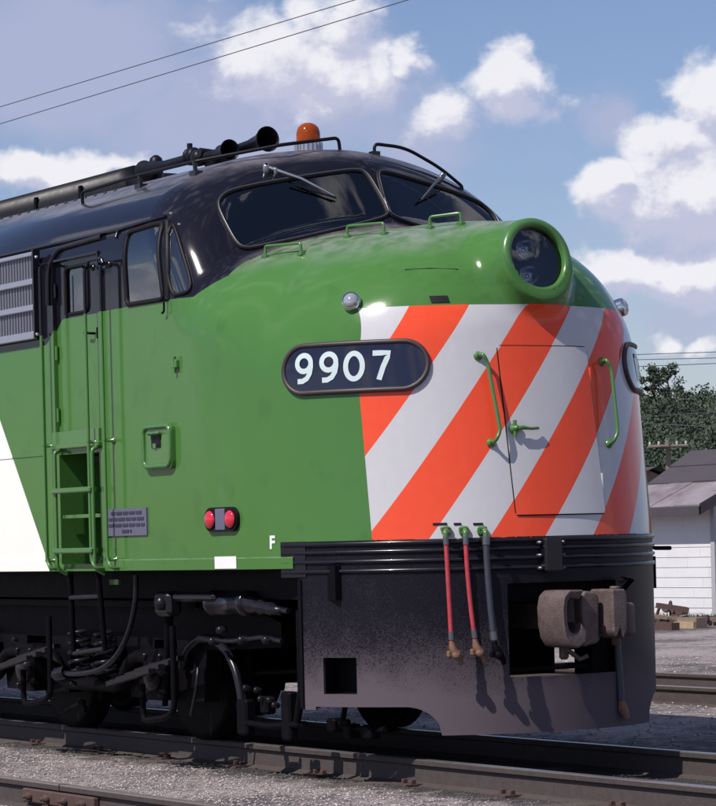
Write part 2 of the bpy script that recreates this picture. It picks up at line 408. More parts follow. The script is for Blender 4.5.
# ------------------------------------------------------------------ body shape of the locomotive (metres)
def smin(a, b, k):
    h = np.maximum(k-np.abs(a-b), 0)/k; return np.minimum(a, b)-h*h*k/4
def smax(a, b, k): return -smin(-a, -b, k)
XB, HW, NX, ROOF0, ROOFH = -2.2, 1.5, 2.25, 3.30, .85
def front(z): return -0.16*np.clip(z-1.38, -0.3, 1.6)
def field(p):
    x, y, z = p[..., 0], p[..., 1], p[..., 2]
    A = front(z)-XB
    v = (np.maximum(x-XB, 0)/A)**NX+(np.abs(y)/HW)**NX+(np.maximum(z-ROOF0, 0)/ROOFH)**NX
    W = (v**(1/NX)-1)*1.3
    top = z-(3.425-.05*(x+.5)-.19*y*y)
    ws = (x-(-1.97-.68*(z-3.56)-.30*np.sqrt(y*y+.0025)))*.80
    T = smin(top, ws, .12)
    q = np.clip((x+2.05)/.7, 0, 1); q = q*q*(3-2*q)
    d = smax(W, T, .34+.36*q)
    tt = np.clip((-0.26-x)/1.5, 0, 1)
    hl = np.sqrt(y*y+(z-(3.16+.02*tt))**2)-(.246-.036*tt)
    hl = smax(hl, x+0.245+.2*(z-3.16), .035)
    return smin(d, hl, .20)
def grad(P, e=1e-3):
    return np.stack([(field(P+d)-field(P-d))/(2*e) for d in np.eye(3)*e], -1)
def trace(P0, Dr, L, n=160):
    # first crossing from outside along Dr, for arrays of start points
    P0 = np.atleast_2d(P0); Dr = np.broadcast_to(np.asarray(Dr, float), P0.shape); tt = np.linspace(0, L, n)
    vals = field(P0[:, None, :]+Dr[:, None, :]*tt[None, :, None]) < 0
    i = np.argmax(vals, 1); ok = vals[np.arange(len(P0)), i]
    a = tt[np.maximum(i-1, 0)]; b = tt[i]
    for _ in range(30):
        mid = (a+b)/2; ins = field(P0+Dr*mid[:, None]) < 0; b = np.where(ins, mid, b); a = np.where(ins, a, mid)
    return P0+Dr*b[:, None], ok
def hit(px, py):
    d = ray(px, py); return trace(CAM+d*14, d, 12, 900)[0][0]
def hits(pts): return [hit(*q) for q in pts]
def normal(P):
    gq = grad(np.atleast_2d(P)); gq /= np.linalg.norm(gq, axis=-1, keepdims=True); return gq
def off(P, d): P = np.atleast_2d(P); return P+normal(P)*d
def in_poly(a, b, poly):
    ins = np.zeros(a.shape, bool); n = len(poly)
    for i in range(n):
        x0, y0 = poly[i]; x1, y1 = poly[(i+1) % n]
        c = ((y0 > b) != (y1 > b)) & (a < (x1-x0)*(b-y0)/(y1-y0+1e-12)+x0); ins ^= c
    return ins

def surface_nets(h=.02):
    xs = np.arange(-3.30, .08, h); ys = np.arange(-1.57, 1.575, h); zs = np.arange(1.22, 4.24, h)
    G = np.stack(np.meshgrid(xs, ys, zs, indexing='ij'), -1).astype(np.float64)
    val = np.empty(G.shape[:3])
    for i in range(len(xs)): val[i] = field(G[i])
    S = val < 0; nx, ny, nz = S.shape
    c = sum(S[i:nx-1+i, j:ny-1+j, k:nz-1+k].astype(np.int8) for i in (0, 1) for j in (0, 1) for k in (0, 1))
    act = (c > 0) & (c < 8); idx = -np.ones(act.shape, np.int64); cells = np.argwhere(act); idx[act] = np.arange(len(cells))
    acc = np.zeros((len(cells), 3)); cnt = np.zeros(len(cells)); corner = np.array([(i, j, k) for i in (0, 1) for j in (0, 1) for k in (0, 1)])
    for a in range(8):
        for b in range(a+1, 8):
            if np.abs(corner[a]-corner[b]).sum() != 1: continue
            ia = cells+corner[a]; ib = cells+corner[b]
            va = val[ia[:, 0], ia[:, 1], ia[:, 2]]; vb = val[ib[:, 0], ib[:, 1], ib[:, 2]]; mk = (va < 0) != (vb < 0)
            w = np.where(mk, va/(va-vb+1e-15), 0)[:, None]
            acc += np.where(mk[:, None], corner[a]*(1-w)+corner[b]*w, 0); cnt += mk
    V = (cells+acc/cnt[:, None])*h+np.array([xs[0], ys[0], zs[0]])
    lowx = cells[:, 0] == 0; lowz = cells[:, 2] == 0
    for it in range(5):
        V[lowx, 0] = xs[0]; V[lowz, 2] = zs[0]
        gq = grad(V); f = field(V); V = V-gq*(f/(gq*gq).sum(1))[:, None]*.9
    V[lowx, 0] = xs[0]; V[lowz, 2] = zs[0]
    quads = []
    for ax in range(3):
        o1, o2 = [(1, 2), (2, 0), (0, 1)][ax]
        A = np.moveaxis(S, (ax, o1, o2), (0, 1, 2)); I = np.moveaxis(idx, (ax, o1, o2), (0, 1, 2))
        e = A[:-1, 1:-1, 1:-1] != A[1:, 1:-1, 1:-1]; w = np.argwhere(e); i, j, k = w[:, 0], w[:, 1]+1, w[:, 2]+1
        q = np.stack([I[i, j-1, k-1], I[i, j, k-1], I[i, j, k], I[i, j-1, k]], 1)
        inside = A[i, j, k]; q = np.where(inside[:, None], q, q[:, ::-1]); quads.append(q[(q >= 0).all(1)])
    return V, np.concatenate(quads)

def submesh(name, V, Q, keep, nrm, mat, parent):
    q = Q[keep]; used, inv = np.unique(q.ravel(), return_inverse=True)
    me = np_mesh(name, V[used], inv.reshape(-1, 4), True)
    me.normals_split_custom_set_from_vertices([tuple(n) for n in nrm[used]])
    return link(name, me, mat, parent)

# ================================================================== THE LOCOMOTIVE
loco = tag(empty('diesel_locomotive'), 'green, black and white streamlined diesel locomotive with orange striped nose, number 9907', 'locomotive')

NETV, NETQ = surface_nets()
NETN = normal(NETV)
cen = NETV[NETQ].mean(1)
# window outlines, from the photo, laid on the body surface
ws_px = [(217.5, 206), (221, 197), (232, 190.5), (262, 184), (300, 177.5), (340, 171.5), (358, 170), (366.5, 173.5), (376, 189), (387.5, 210), (387, 216), (376, 220.5), (345, 228.5), (300, 239), (258, 247.5), (246, 249), (237, 245), (226, 225)]
ws_pts = np.array(hits(ws_px))
def dense(P, closed=True, step=.03):
    P = [np.asarray(q) for q in P]; out = []; n = len(P)
    for i in range(n if closed else n-1):
        a, b = P[i], P[(i+1) % n]; k = max(1, int(np.linalg.norm(b-a)/step))
        out += [a+(b-a)*j/k for j in range(k)]
    if not closed: out.append(P[-1])
    return np.array(out)
main_px = [(128, 236), (131, 232), (161, 223.5), (163.5, 225), (164, 299), (127.5, 305)]
vent_px = [(171, 224), (174, 225), (180, 240), (191.5, 280), (190, 290), (186, 293), (170.5, 297)]
main_pts = np.array([on_y(*q, -1.5) for q in main_px]); vent_pts = np.array(hits(vent_px))
def chaikin(P, k=2):
    P = np.array(P)
    for _ in range(k):
        N_ = np.roll(P, -1, 0); P = np.stack([P*.75+N_*.25, P*.25+N_*.75], 1).reshape(-1, 3)
    return P
ws_pts = chaikin(ws_pts); vent_pts = chaikin(vent_pts); main_pts = np.array(hits(main_px)); main_pts = chaikin(dense(main_pts, True, .08), 1)
poly_ws = [(q[1], q[2]) for q in ws_pts]; poly_main = [(q[0], q[2]) for q in main_pts]; poly_vent = [(q[0], q[2]) for q in vent_pts]
ext = [tuple(np.array(q)) for q in poly_main]
g_main = in_poly(cen[:, 0], cen[:, 2], poly_main) & (np.abs(cen[:, 1]) > 1.2)
g_vent = in_poly(cen[:, 0], cen[:, 2], poly_vent) & (np.abs(cen[:, 1]) > 1.2)
front_up = (cen[:, 2] > 3.2) & (cen[:, 0] > -2.75) & (NETN[NETQ[:, 0], 0] > .3)
g_wn = in_poly(cen[:, 1], cen[:, 2], poly_ws) & front_up
g_wf = in_poly(-cen[:, 1], cen[:, 2], poly_ws) & front_up
low = (cen[:, 2] < 1.386) & (cen[:, 0] > -1.05)
hl_hole = (np.hypot(cen[:, 1], cen[:, 2]-3.16) < .215) & (cen[:, 0] > -.46)
glassf = g_main | g_vent | g_wn | g_wf
shell = submesh('body_shell', NETV, NETQ, ~(glassf | low | hl_hole), NETN, 'livery', loco)

def plan(a, z, d=0.0):
    # point on the nose plan curve: a from -pi/2 (near side) to pi/2 (far side), pushed out by d
    A = front(np.asarray(z, float))-XB
    y = HW*np.sign(math.sin(a))*abs(math.sin(a))**(2/NX); x = XB+A*abs(math.cos(a))**(2/NX)
    nx = (max(x-XB, 0)/A)**(NX-1)/A; ny = np.sign(y)*(abs(y)/HW)**(NX-1)/HW; l = math.hypot(nx, ny)
    return np.array([x+d*nx/l, y+d*ny/l, float(z)])
def a_of(P):
    y = P[1]; return math.copysign(math.asin(min(1, abs(y)/HW)**(NX/2)), y)
# window panes and gaskets
def pane(name, mask, outline, mirror=False):
    o = submesh(name, NETV, NETQ, mask, NETN, 'window_glass', loco)
    P = dense(outline)
    if mirror: P = P*np.array([1, -1, 1])
    P = off(P, .002)
    MB().tube(P, .019, 6, closed=True).build('gasket', 'rubber', o)
    MB().tube(off(P, .016), .0042, 6, closed=True).build('trim_strip', 'dim_metal', o)
    return o
wpn = pane('windshield_pane', g_wn, ws_pts); wpf = pane('windshield_pane', g_wf, ws_pts, True)
near_side = cen[:, 1] < 0
for mk, sgn in ((near_side, 1), (~near_side, -1)):
    P1 = np.array([off(trace(np.array([[q[0], -1.8, q[2]]]), (0, 1, 0), .8)[0], 0)[0] for q in dense(main_pts)])*np.array([1, sgn, 1])
    o = submesh('side_window_pane', NETV, NETQ, g_main & mk, NETN, 'side_glass', loco)
    MB().tube(off(P1, .002), .018, 6, closed=True).build('gasket', 'rubber', o)
    P2 = np.array([trace(np.array([[q[0], -1.8, q[2]]]), (0, 1, 0), .8)[0][0] for q in dense(vent_pts)])*np.array([1, sgn, 1])
    o = submesh('side_vent_pane', NETV, NETQ, g_vent & mk, NETN, 'side_glass', loco)
    MB().tube(off(P2, .002), .015, 6, closed=True).build('gasket', 'rubber', o)
    # mullion between them
    pa, pb = hit(167.5, 222), hit(167.5, 300)
    mp = off(np.array([hit(167.5, 222+78*w) for w in np.linspace(0, 1, 9)]), -.006)*np.array([1, sgn, 1]); MB().tube(mp, .026, 8).build('window_mullion', 'rubber', loco)
# drip gutter over the side window
gp = list(off(np.array(hits([(117, 238), (119, 231), (126, 228), (140, 224), (156, 219.5), (166, 217)])), .008))
MB().tube(rounded(gp, .06), .013, 6).build('drip_gutter', 'black_paint', loco)
gq = [np.array([x, trace(np.array([[x, -1.8, 3.60]]), (0, 1, 0), .9)[0][0][1]-.008, 3.60]) for x in np.linspace(-20, -3.2, 3)]
MB().tube(gq, .014, 6).build('roof_gutter', 'black_paint', loco)

# rear body: side walls as strips with openings, roof over them
X_REAR, X_JOIN = -20.4, -3.30
DX0, DX1 = -4.27, -3.53; DZ0, DZ1 = 2.13, 3.46
LX0, LX1 = -4.22, -3.56
def side_wall(ysign):
    mb = MB(); y = -HW*ysign
    xs = sorted({X_REAR, -4.9, DX0, DX1, LX0, LX1, X_JOIN, -8., -12., -16.})
    for xa, xb in zip(xs[:-1], xs[1:]):
        mid = (xa+xb)/2; iv = [(1.22, ROOF0)]
        if DX0 < mid < DX1: iv = [(1.22, 1.27), (2.06, DZ0)] if LX0 < mid < LX1 else [(1.22, DZ0)]
        for za, zb in iv:
            mb.raw([(xa, y, za), (xb, y, za), (xb, y, zb), (xa, y, zb)], [(0, 1, 2, 3)])
    return mb
wall = side_wall(1)
for q in side_wall(-1).f: pass
far = side_wall(-1); wall.raw(far.v, far.f)
# curved part, open over the door
NR = 48; aa = [i*math.pi/NR for i in range(NR+1)]
def roofpt(a, x):
    c, s_ = math.cos(a), math.sin(a)
    return (x, -HW*np.sign(c)*abs(c)**(2/NX), ROOF0+ROOFH*abs(s_)**(2/NX))
for xa, xb in ((X_REAR, DX0), (DX0, DX1), (DX1, X_JOIN)):
    for i in range(NR):
        a0, a1 = aa[i], aa[i+1]
        z0, z1 = roofpt(a0, 0)[2], roofpt(a1, 0)[2]
        if xa == DX0 and max(z0, z1) <= DZ1 and True:
            continue
        if xa == DX0 and min(z0, z1) < DZ1:
            # trim the strip to the door head
            f0 = (DZ1-min(z0, z1))/(max(z0, z1)-min(z0, z1))
            if z0 < z1: a0 = a0+(a1-a0)*f0
            else: a1 = a1+(a0-a1)*f0
        wall.raw([roofpt(a0, xa), roofpt(a0, xb), roofpt(a1, xb), roofpt(a1, xa)], [(0, 1, 2, 3)], True)
rear = [(X_REAR, -HW, 1.22)]+[roofpt(a, X_REAR) for a in aa]+[(X_REAR, HW, 1.22)]
wall.raw(rear, [tuple(range(len(rear)))])
wo_ = wall.build('body_side', 'livery', loco, fix=False)
bm = bmesh.new(); bm.from_mesh(wo_.data); bmesh.ops.remove_doubles(bm, verts=bm.verts, dist=1e-4); bmesh.ops.recalc_face_normals(bm, faces=bm.faces); bm.to_mesh(wo_.data); bm.free()
# sheet seams and sill moulding
sill_pts = [np.array([X_REAR, -HW, 1.255])]+[plan(-math.pi/2+w, 1.255, 0) for w in np.linspace(0, .62, 14)]
def band(pts, z0, z1, d, mat, name, parent):
    mb = MB(); P = np.array(pts); n = len(P); T = np.gradient(P[:, :2], axis=0); T /= np.linalg.norm(T, axis=1)[:, None]; Nn = np.stack([T[:, 1], -T[:, 0]], 1)
    vs = []
    for i in range(n):
        o_ = P[i, :2]+Nn[i]*d; i_ = P[i, :2]-Nn[i]*.01
        vs += [(*i_, z0), (*o_, z0), (*o_, z1-.008), (*i_, z1+.004)]
    fs = []
    for i in range(n-1):
        for j in range(4): fs.append((i*4+j, i*4+(j+1) % 4, i*4+4+(j+1) % 4, i*4+4+j))
    fs += [(0, 1, 2, 3), tuple(range(n*4-4, n*4))[::-1]]
    return mb.raw(vs, fs).build(name, mat, parent)
sp_ = [q for q in dense(sill_pts, False, .1) if q[0] < -1.0]
band([q for q in sp_ if q[0] > -3.45], 1.222, 1.30, .012, 'livery', 'sill_moulding', loco)
band([q for q in sp_ if q[0] < -4.35], 1.222, 1.30, .012, 'livery', 'sill_moulding', loco)
q0 = on_y(0, 462, -1.5)[2]
MB().box((X_REAR, -1.506, 2.065), (-4.45, -1.49, 2.075)).build('panel_seam', 'livery', loco)
MB().box((-4.445, -1.506, 1.30), (-4.437, -1.49, 2.9)).build('panel_seam', 'livery', loco)

# ---- stainless grille along the upper side
grb = MB().box((-19, -1.525, 2.95), (-4.50, -1.495, 3.545)).build('grille_panel', 'grille_dark', loco)
vs = []; fs = []
for i, xx in enumerate(np.arange(-9.2, -4.54, .050)):
    o_ = len(vs); vs += [(xx, -1.524, 2.96), (xx+.016, -1.532, 2.96), (xx+.032, -1.524, 2.96), (xx, -1.524, 3.54), (xx+.016, -1.532, 3.54), (xx+.032, -1.524, 3.54)]
    fs += [(o_, o_+1, o_+4, o_+3), (o_+1, o_+2, o_+5, o_+4)]
tag(MB().raw(vs, fs).build('louvre', 'stainless', grb), kind='stuff')
for zz, hh in ((3.545, .02), (3.345, .028), (3.155, .028), (2.955, .035)):
    MB().box((-19, -1.556, zz-hh), (-4.495, -1.52, zz+hh*.6), bev=.006).build('grille_bar', 'stainless_bar', grb)
MB().box((-4.50, -1.552, 2.93), (-4.475, -1.495, 3.57)).build('grille_end', 'black_paint', grb)
for (px, py) in ((36, 257), (37, 334)):
    q = on_y(px, py, -1.555); MB().lathe([(-.01, .012), (.006, .012), (.012, .0)], q, (0, -1, 0), 8).build('bolt', 'chrome', grb)

# ---- cab door, its window and the recessed steps
door = MB()
WX0, WX1, WZ0, WZ1 = -4.10, -3.74, 3.07, 3.40
xs = [DX0+.004, WX0, WX1, DX1-.004]; zs = [DZ0+.004, WZ0, WZ1, DZ1-.004]
for i in range(3):
    for j in range(3):
        if i == 1 and j == 1: continue
        door.raw([(xs[i], -1.468, zs[j]), (xs[i+1], -1.468, zs[j]), (xs[i+1], -1.468, zs[j+1]), (xs[i], -1.468, zs[j+1])], [(0, 1, 2, 3)])
cab_door = door.build('cab_door', 'livery', loco)
MB().raw([(WX0-.01, -1.462, WZ0-.01), (WX1+.01, -1.462, WZ0-.01), (WX1+.01, -1.462, WZ1+.01), (WX0-.01, -1.462, WZ1+.01)], [(0, 1, 2, 3)]).build('pane', 'side_glass', cab_door)
MB().tube(rounded([(WX0, -1.472, WZ0-.005), (WX0, -1.472, WZ1), (WX1, -1.472, WZ1), (WX1, -1.472, WZ0-.005), (WX0+.05, -1.472, WZ0-.005)], .05), .014, 6).build('gasket', 'rubber', cab_door)
MB().tube([(WX0+.1, -1.455, WZ0), (WX0+.1, -1.455, WZ1-.06)], .012, 6).build('sash_bar', 'black_paint', cab_door)
MB().box((DX1-.07, -1.482, 2.86), (DX1-.045, -1.466, 2.94), bev=.004).build('door_lock', 'dark_iron', cab_door)
MB().tube(rounded([(DX1-.11, -1.47, 2.90), (DX1-.11, -1.515, 2.90), (DX1-.19, -1.515, 2.91)], .02), .009, 6).build('door_handle', 'dark_iron', cab_door)
for zz in (2.35, 2.8, 3.25): MB().tube([(DX0+.02, -1.485, zz-.05), (DX0+.02, -1.485, zz+.05)], .013, 6).build('hinge', 'livery', cab_door)
# jamb around the opening
jm = MB()
for (xa, xb) in ((DX0-.012, DX0+.004), (DX1-.004, DX1+.012)):
    jm.box((xa, -1.498, DZ0), (xb, -1.43, DZ1))
jm.box((DX0-.012, -1.498, DZ1-.004), (DX1+.012, -1.43, DZ1+.012)); jm.build('door_jamb', 'livery', loco)
gp = rounded([(DX0-.05, -1.512, 3.15), (DX0-.04, -1.512, 3.44), (DX0+.06, -1.50, 3.555), (DX1+.01, -1.482, 3.575)], .10, 6)
gp = [np.array([q[0], trace(np.array([[min(q[0], -2.3), -1.8, q[2]]]), (0, 1, 0), .9)[0][0][1]-.012, q[2]]) for q in dense(gp, False)]
MB().tube(gp, .020, 6).build('door_drip_moulding', 'black_paint', loco)
# recess with its green lining
rc = MB(); yi = -1.05
V = [(LX0, -1.499, 1.27), (LX1, -1.499, 1.27), (LX1, -1.499, 2.06), (LX0, -1.499, 2.06), (LX0, yi, 1.27), (LX1, yi, 1.27), (LX1, yi, 2.06), (LX0, yi, 2.06)]
rc.raw(V, [(4, 5, 6, 7), (0, 4, 7, 3), (1, 2, 6, 5), (0, 1, 5, 4), (3, 7, 6, 2)])
rec = rc.build('step_recess', 'green_paint', loco)
MB().box((LX0+.02, -1.49, 1.60), (LX1-.02, yi, 1.625)).build('recess_tread', 'green_paint', rec)
MB().box((DX0-.03, -1.535, 2.10), (DX1+.02, -1.46, 2.135), bev=.006).box((DX0-.02, -1.52, 2.135), (DX1+.01, -1.49, 2.225)).build('door_sill', 'green_paint', loco)
for px in (57.5, 95):
    xq = on_y(px, 500, -1.55)[0]
    MB().tube(rounded([(xq, -1.50, 2.10), (xq, -1.565, 2.08), (xq, -1.565, 1.34), (xq, -1.565, 1.24), (xq, -1.49, 1.20)], .04), .015, 8).build('ladder_stringer', 'green_paint', loco)
xa, xb = on_y(57.5, 500, -1.55)[0], on_y(95, 500, -1.55)[0]
for zz in (1.80, 1.37): MB().box((xa-.005, -1.60, zz-.022), (xb+.01, -1.535, zz+.016), bev=.008).build('ladder_rung', 'green_paint', loco)
# long grab rails either side of the door, black above the paint line
for px0, ztop in ((44, 3.44), (88.5, 3.36), (104.5, 3.36)):
    xq = on_y(px0, 420, -1.57)[0]; zl = 3.03 if px0 > 60 else 2.93
    zb = 1.30 if px0 != 88.5 else 1.30
    inn = xq+(.07 if px0 < 60 else -.0)
    o = MB().tube(rounded([(xq, -1.575, zl), (xq, -1.575, zb), (xq+.05, -1.57, zb-.06), (xq+.05, -1.50, zb-.06)], .04), .0125, 8).build('grab_rail', 'green_paint', loco)
    MB().tube(rounded([(xq, -1.575, zl), (xq, -1.575, ztop), (xq-(.0 if px0 > 60 else -.0), -1.49, ztop+.01)], .04), .0127, 8).build('upper_rail', 'black_paint', o)
    for zz in (1.30, ztop, 2.13): MB().lathe([(0, .026), (.012, .026), (.016, .012), (.085, .012)], (xq, -1.499, zz), (0, -1, 0), 8).build('rail_bracket', 'green_paint' if zz < 3 else 'black_paint', o)
MB().tube(rounded([(on_y(88.5, 300, -1.57)[0], -1.575, 3.36), (on_y(90, 300, -1.57)[0], -1.575, 3.40), (on_y(103, 300, -1.57)[0], -1.575, 3.40), (on_y(104.5, 300, -1.57)[0], -1.575, 3.36)], .03), .0127, 8).build('rail_bridge', 'black_paint', loco)

# ---- small fittings on the near side
def rrect(x0, x1, z0, z1, r, n=4):
    out = []
    for (cx, cz, a0) in ((x1-r, z1-r, 0), (x0+r, z1-r, 90), (x0+r, z0+r, 180), (x1-r, z0+r, 270)):
        for i in range(n+1):
            w = math.radians(a0+90*i/n); out.append((cx+r*math.cos(w), cz+r*math.sin(w)))
    return out
hb = MB().prism(rrect(-2.82, -2.39, 1.905, 2.215, .05), -1.53, -1.49).build('sand_hatch', 'green_paint', loco)
MB().tube([(a, -1.533, b) for a, b in rrect(-2.80, -2.41, 1.925, 2.195, .05)], .017, 6, closed=True).build('hatch_rim', 'green_paint', hb)
MB().box((-2.68, -1.536, 2.05), (-2.55, -1.526, 2.14)).build('latch_recess', 'rubber', hb)
MB().tube(rounded([(-2.69, -1.53, 2.145), (-2.69, -1.56, 2.15), (-2.54, -1.56, 2.15), (-2.54, -1.53, 2.145)], .02), .011, 6).box((-2.645, -1.545, 2.05), (-2.60, -1.53, 2.08)).build('latch', 'green_paint', hb)
pq = MB().box((-3.45, -1.512, 1.463), (-2.83, -1.496, 1.652)).build('builder_plate', 'plaque', loco)
random.seed(3)
for k, (w0, w1) in enumerate(((.12, .90), (.06, .95), (.05, .97), (.40, .64))):
    zz = 1.620-.042*k; xx = -3.44+.60*w0; xe = -3.44+.60*w1; mb = MB()
    while xx < xe:
        w = random.uniform(.05, .11); mb.box((xx, -1.5165, zz-.010), (min(xe, xx+w), -1.511, zz+.010)); xx += w+.02
    mb.build('plate_line', 'plaque_ink', pq)
rl = MB().prism(rrect(-1.965, -1.585, 1.470, 1.630, .075, 6), -1.53, -1.40).build('marker_lamp', 'rubber', loco)
MB().box((-1.83, -1.537, 1.48), (-1.72, -1.525, 1.62), bev=.004).build('lamp_centre', 'plaque', rl)
for xx in (-1.893, -1.657):
    L_ = MB().lathe([(0, .060), (.012, .058), (.022, .045), (.028, .02), (.030, 0)], (xx, -1.528, 1.550), (0, -1, 0), 18).build('lens', 'red_lens', rl)
    MB().lathe([(-.002, .064), (.010, .064), (.012, .056)], (xx, -1.527, 1.550), (0, -1, 0), 18).build('lens_ring', 'dark_iron', rl)
rl.matrix_basis = Matrix.Translation((-1.775, -1.482, 0)) @ Matrix.Rotation(math.radians(5.5), 4, 'Z') @ Matrix.Translation((1.775, 1.505, 0))
# white reflector card and the letter F on the sill
wa, wb = hit(216.5, 557), hit(238, 557); z0_, z1_ = 1.228, 1.308
P = [plan(a, 1.27, .016) for a in np.linspace(a_of(wa), a_of(wb), 4)]
MB().raw([(q[0], q[1], z) for z in (z0_, z1_) for q in P], [(i, i+1, i+5, i+4) for i in range(3)]).build('white_card', 'white_paint', loco)
def text_mesh(txt, size, bold=0.0):
    cu = bpy.data.curves.new('lettering', 'FONT'); cu.body = txt; cu.size = size; cu.offset = bold; cu.align_x = 'CENTER'; cu.align_y = 'CENTER'; cu.resolution_u = 6
    o = bpy.data.objects.new('lettering', cu); col.objects.link(o); dg = bpy.context.evaluated_depsgraph_get(); dg.update()
    me = bpy.data.meshes.new_from_object(o.evaluated_get(dg)); bpy.data.objects.remove(o); 
    bm = bmesh.new(); bm.from_mesh(me); bmesh.ops.triangulate(bm, faces=bm.faces); V = [tuple(v.co) for v in bm.verts]; Fc = [tuple(v.index for v in f.verts) for f in bm.faces]; bm.free()
    return V, Fc
V, Fc = text_mesh('F', .115, .004)
fo = hit(272.5, 543)
vv = [trace(np.array([[fo[0]+v[0]*.93, -1.9, fo[2]+v[1]]]), (0, 1, 0), 1.2)[0][0] for v in V]
vv = off(np.array(vv), .004)
MB().raw(vv, Fc).build('front_letter', 'white_paint', loco)
# little hooks and bosses on the side
q = on_y(168, 310, -1.5); MB().tube(rounded([(q[0], -1.50, q[2]+.07), (q[0], -1.53, q[2]+.06), (q[0], -1.53, q[2]-.01), (q[0]-.03, -1.53, q[2]-.02)], .015), .008, 6).build('window_hook', 'dark_iron', loco)
q = on_y(177, 364, -1.5); MB().box((q[0]-.035, -1.53, q[2]-.03), (q[0]+.035, -1.49, q[2]+.03), bev=.008).tube([(q[0], -1.52, q[2]-.06), (q[0]+.01, -1.525, q[2]+.05)], .012, 6).build('cable_bracket', 'green_paint', loco)

# ---- number boards, wrapped on the nose corners
pA, pB = hit(285, 371), hit(428, 366)
bd = (pB-pA); bd[2] = 0; BL = np.linalg.norm(bd); bd /= BL; bn = np.array([bd[1], -bd[0], 0]); bc = (pA+pB)/2; bc[2] = 2.482
def board(mirror):
    s_ = np.array([1, -1 if mirror else 1, 1])
    def lay(uv, d):
        uv = np.atleast_2d(uv); P = bc+uv[:, :1]*bd+np.stack([0*uv[:, 0], 0*uv[:, 0], uv[:, 1]], 1)+bn*.7
        P = trace(P, -bn, 1.6)[0]; return off(P, d)*s_
    hw, hh = BL/2, .150
    nu = 60; us = np.array([-hw*math.cos(math.pi*i/nu) for i in range(nu+1)])
    top = []; bot = []
    for u in us:
        e = max(0.0, abs(u)-(hw-hh)); h_ = math.sqrt(max(0, hh*hh-e*e)); top.append((u, h_)); bot.append((u, -h_))
    mb = MB(); rows = [lay(np.array([(a[0], a[1]*(1-w)+b[1]*w) for a, b in zip(top, bot)]), .014) for w in np.linspace(0, 1, 7)]
    V = [q for r in rows for q in r]; n = nu+1
    mb.raw(V, [(j*n+i, j*n+i+1, (j+1)*n+i+1, (j+1)*n+i) for j in range(6) for i in range(nu)], True)
    o = mb.build('number_board', 'board_face', loco)
    loop = top+bot[::-1][1:-1]
    MB().tube(lay(np.array(loop), .012), .017, 8, closed=True).build('board_rim', 'rubber_rim', o)
    R_, cz = .050, .034
    nine = [(-.046, -.078), (-.010, -.078), (.022, -.062), (.043, -.030), (R_+.001, .010)]+[(R_*math.cos(w), cz+R_*math.sin(w)) for w in np.linspace(.0, 2*math.pi-.34, 22)]
    zero = [(.055*math.cos(w), .080*math.sin(w)) for w in np.linspace(.02, 2*math.pi+.02, 33)]
    seven = [(-.055, .076), (.0, .076), (.047, .076), (.036, .045), (.012, -.01), (-.014, -.092)]
    for shp, px in ((nine, 305.5), (nine, 330), (zero, 355), (seven, 382)):
        q = hit(px, 369); u0 = (q-bc) @ bd; hwid = .0165
        pp = np.array(shp) if shp is not nine else np.array(nine); T = np.gradient(pp, axis=0); T /= np.linalg.norm(T, axis=1)[:, None]; Nn = np.stack([-T[:, 1], T[:, 0]], 1)
        L1 = pp+Nn*hwid; L2 = pp-Nn*hwid; n = len(pp)
        uv = np.concatenate([L1, L2])*np.array([1.02, 1.0])+np.array([u0, .004])
        fs = [(i, i+1, n+i+1, n+i) for i in range(n-1)]
        if shp is zero: fs[-1] = (n-2, 0, n, 2*n-2); 
        MB().raw(lay(uv, .019), fs).build('digit', 'digit_white', o)
    return o
board(False); board(True)

# ---- nose door, latch, grab irons, class lights, vents
def front_patch(ys, zs, d):
    P = np.array([(1.0, y, z) for z in zs for y in ys]); return off(trace(P, (-1, 0, 0), 2.5)[0], d)
ys = np.linspace(-.335, .345, 15); zs = np.linspace(1.525, 2.590, 23); ny = len(ys)
Pd = front_patch(ys, zs, .009); Pi = front_patch(ys, zs, -.02)
mb = MB(); mb.raw(Pd, [(j*ny+i, j*ny+i+1, (j+1)*ny+i+1, (j+1)*ny+i) for j in range(len(zs)-1) for i in range(ny-1)], True)
ring = [i for i in range(ny)]+[j*ny+ny-1 for j in range(1, len(zs))]+[(len(zs)-1)*ny+i for i in range(ny-2, -1, -1)]+[j*ny for j in range(len(zs)-2, 0, -1)]
R0 = [Pd[i] for i in ring]; R1 = [Pi[i] for i in ring]; nr = len(ring)
mb.raw(R0+R1, [(i, (i+1) % nr, (i+1) % nr+nr, i+nr) for i in range(nr)])
ndoor = mb.build('nose_door', 'livery', loco)
loop = rounded([(0, -.338, 2.0), (0, -.338, 2.593), (0, .348, 2.593), (0, .348, 1.522), (0, -.338, 1.522), (0, -.338, 2.0)], .03)
loop = dense(loop, False, .05)[:-1]
MB().tube(off(trace(loop*np.array([0, 1, 1])+np.array([1., 0, 0]), (-1, 0, 0), 2.5)[0], .003), .0042, 5, closed=True).build('door_seal', 'rubber', ndoor)
for zz in (1.72, 2.4):
    q = off(trace(np.array([[1., .352, zz]]), (-1, 0, 0), 2.5)[0], .006)[0]
    MB().tube([q+np.array([.0, 0, -.06]), q+np.array([-.005, 0, .06])], .010, 6).build('hinge', 'livery', ndoor)
lq = hit(513, 429)
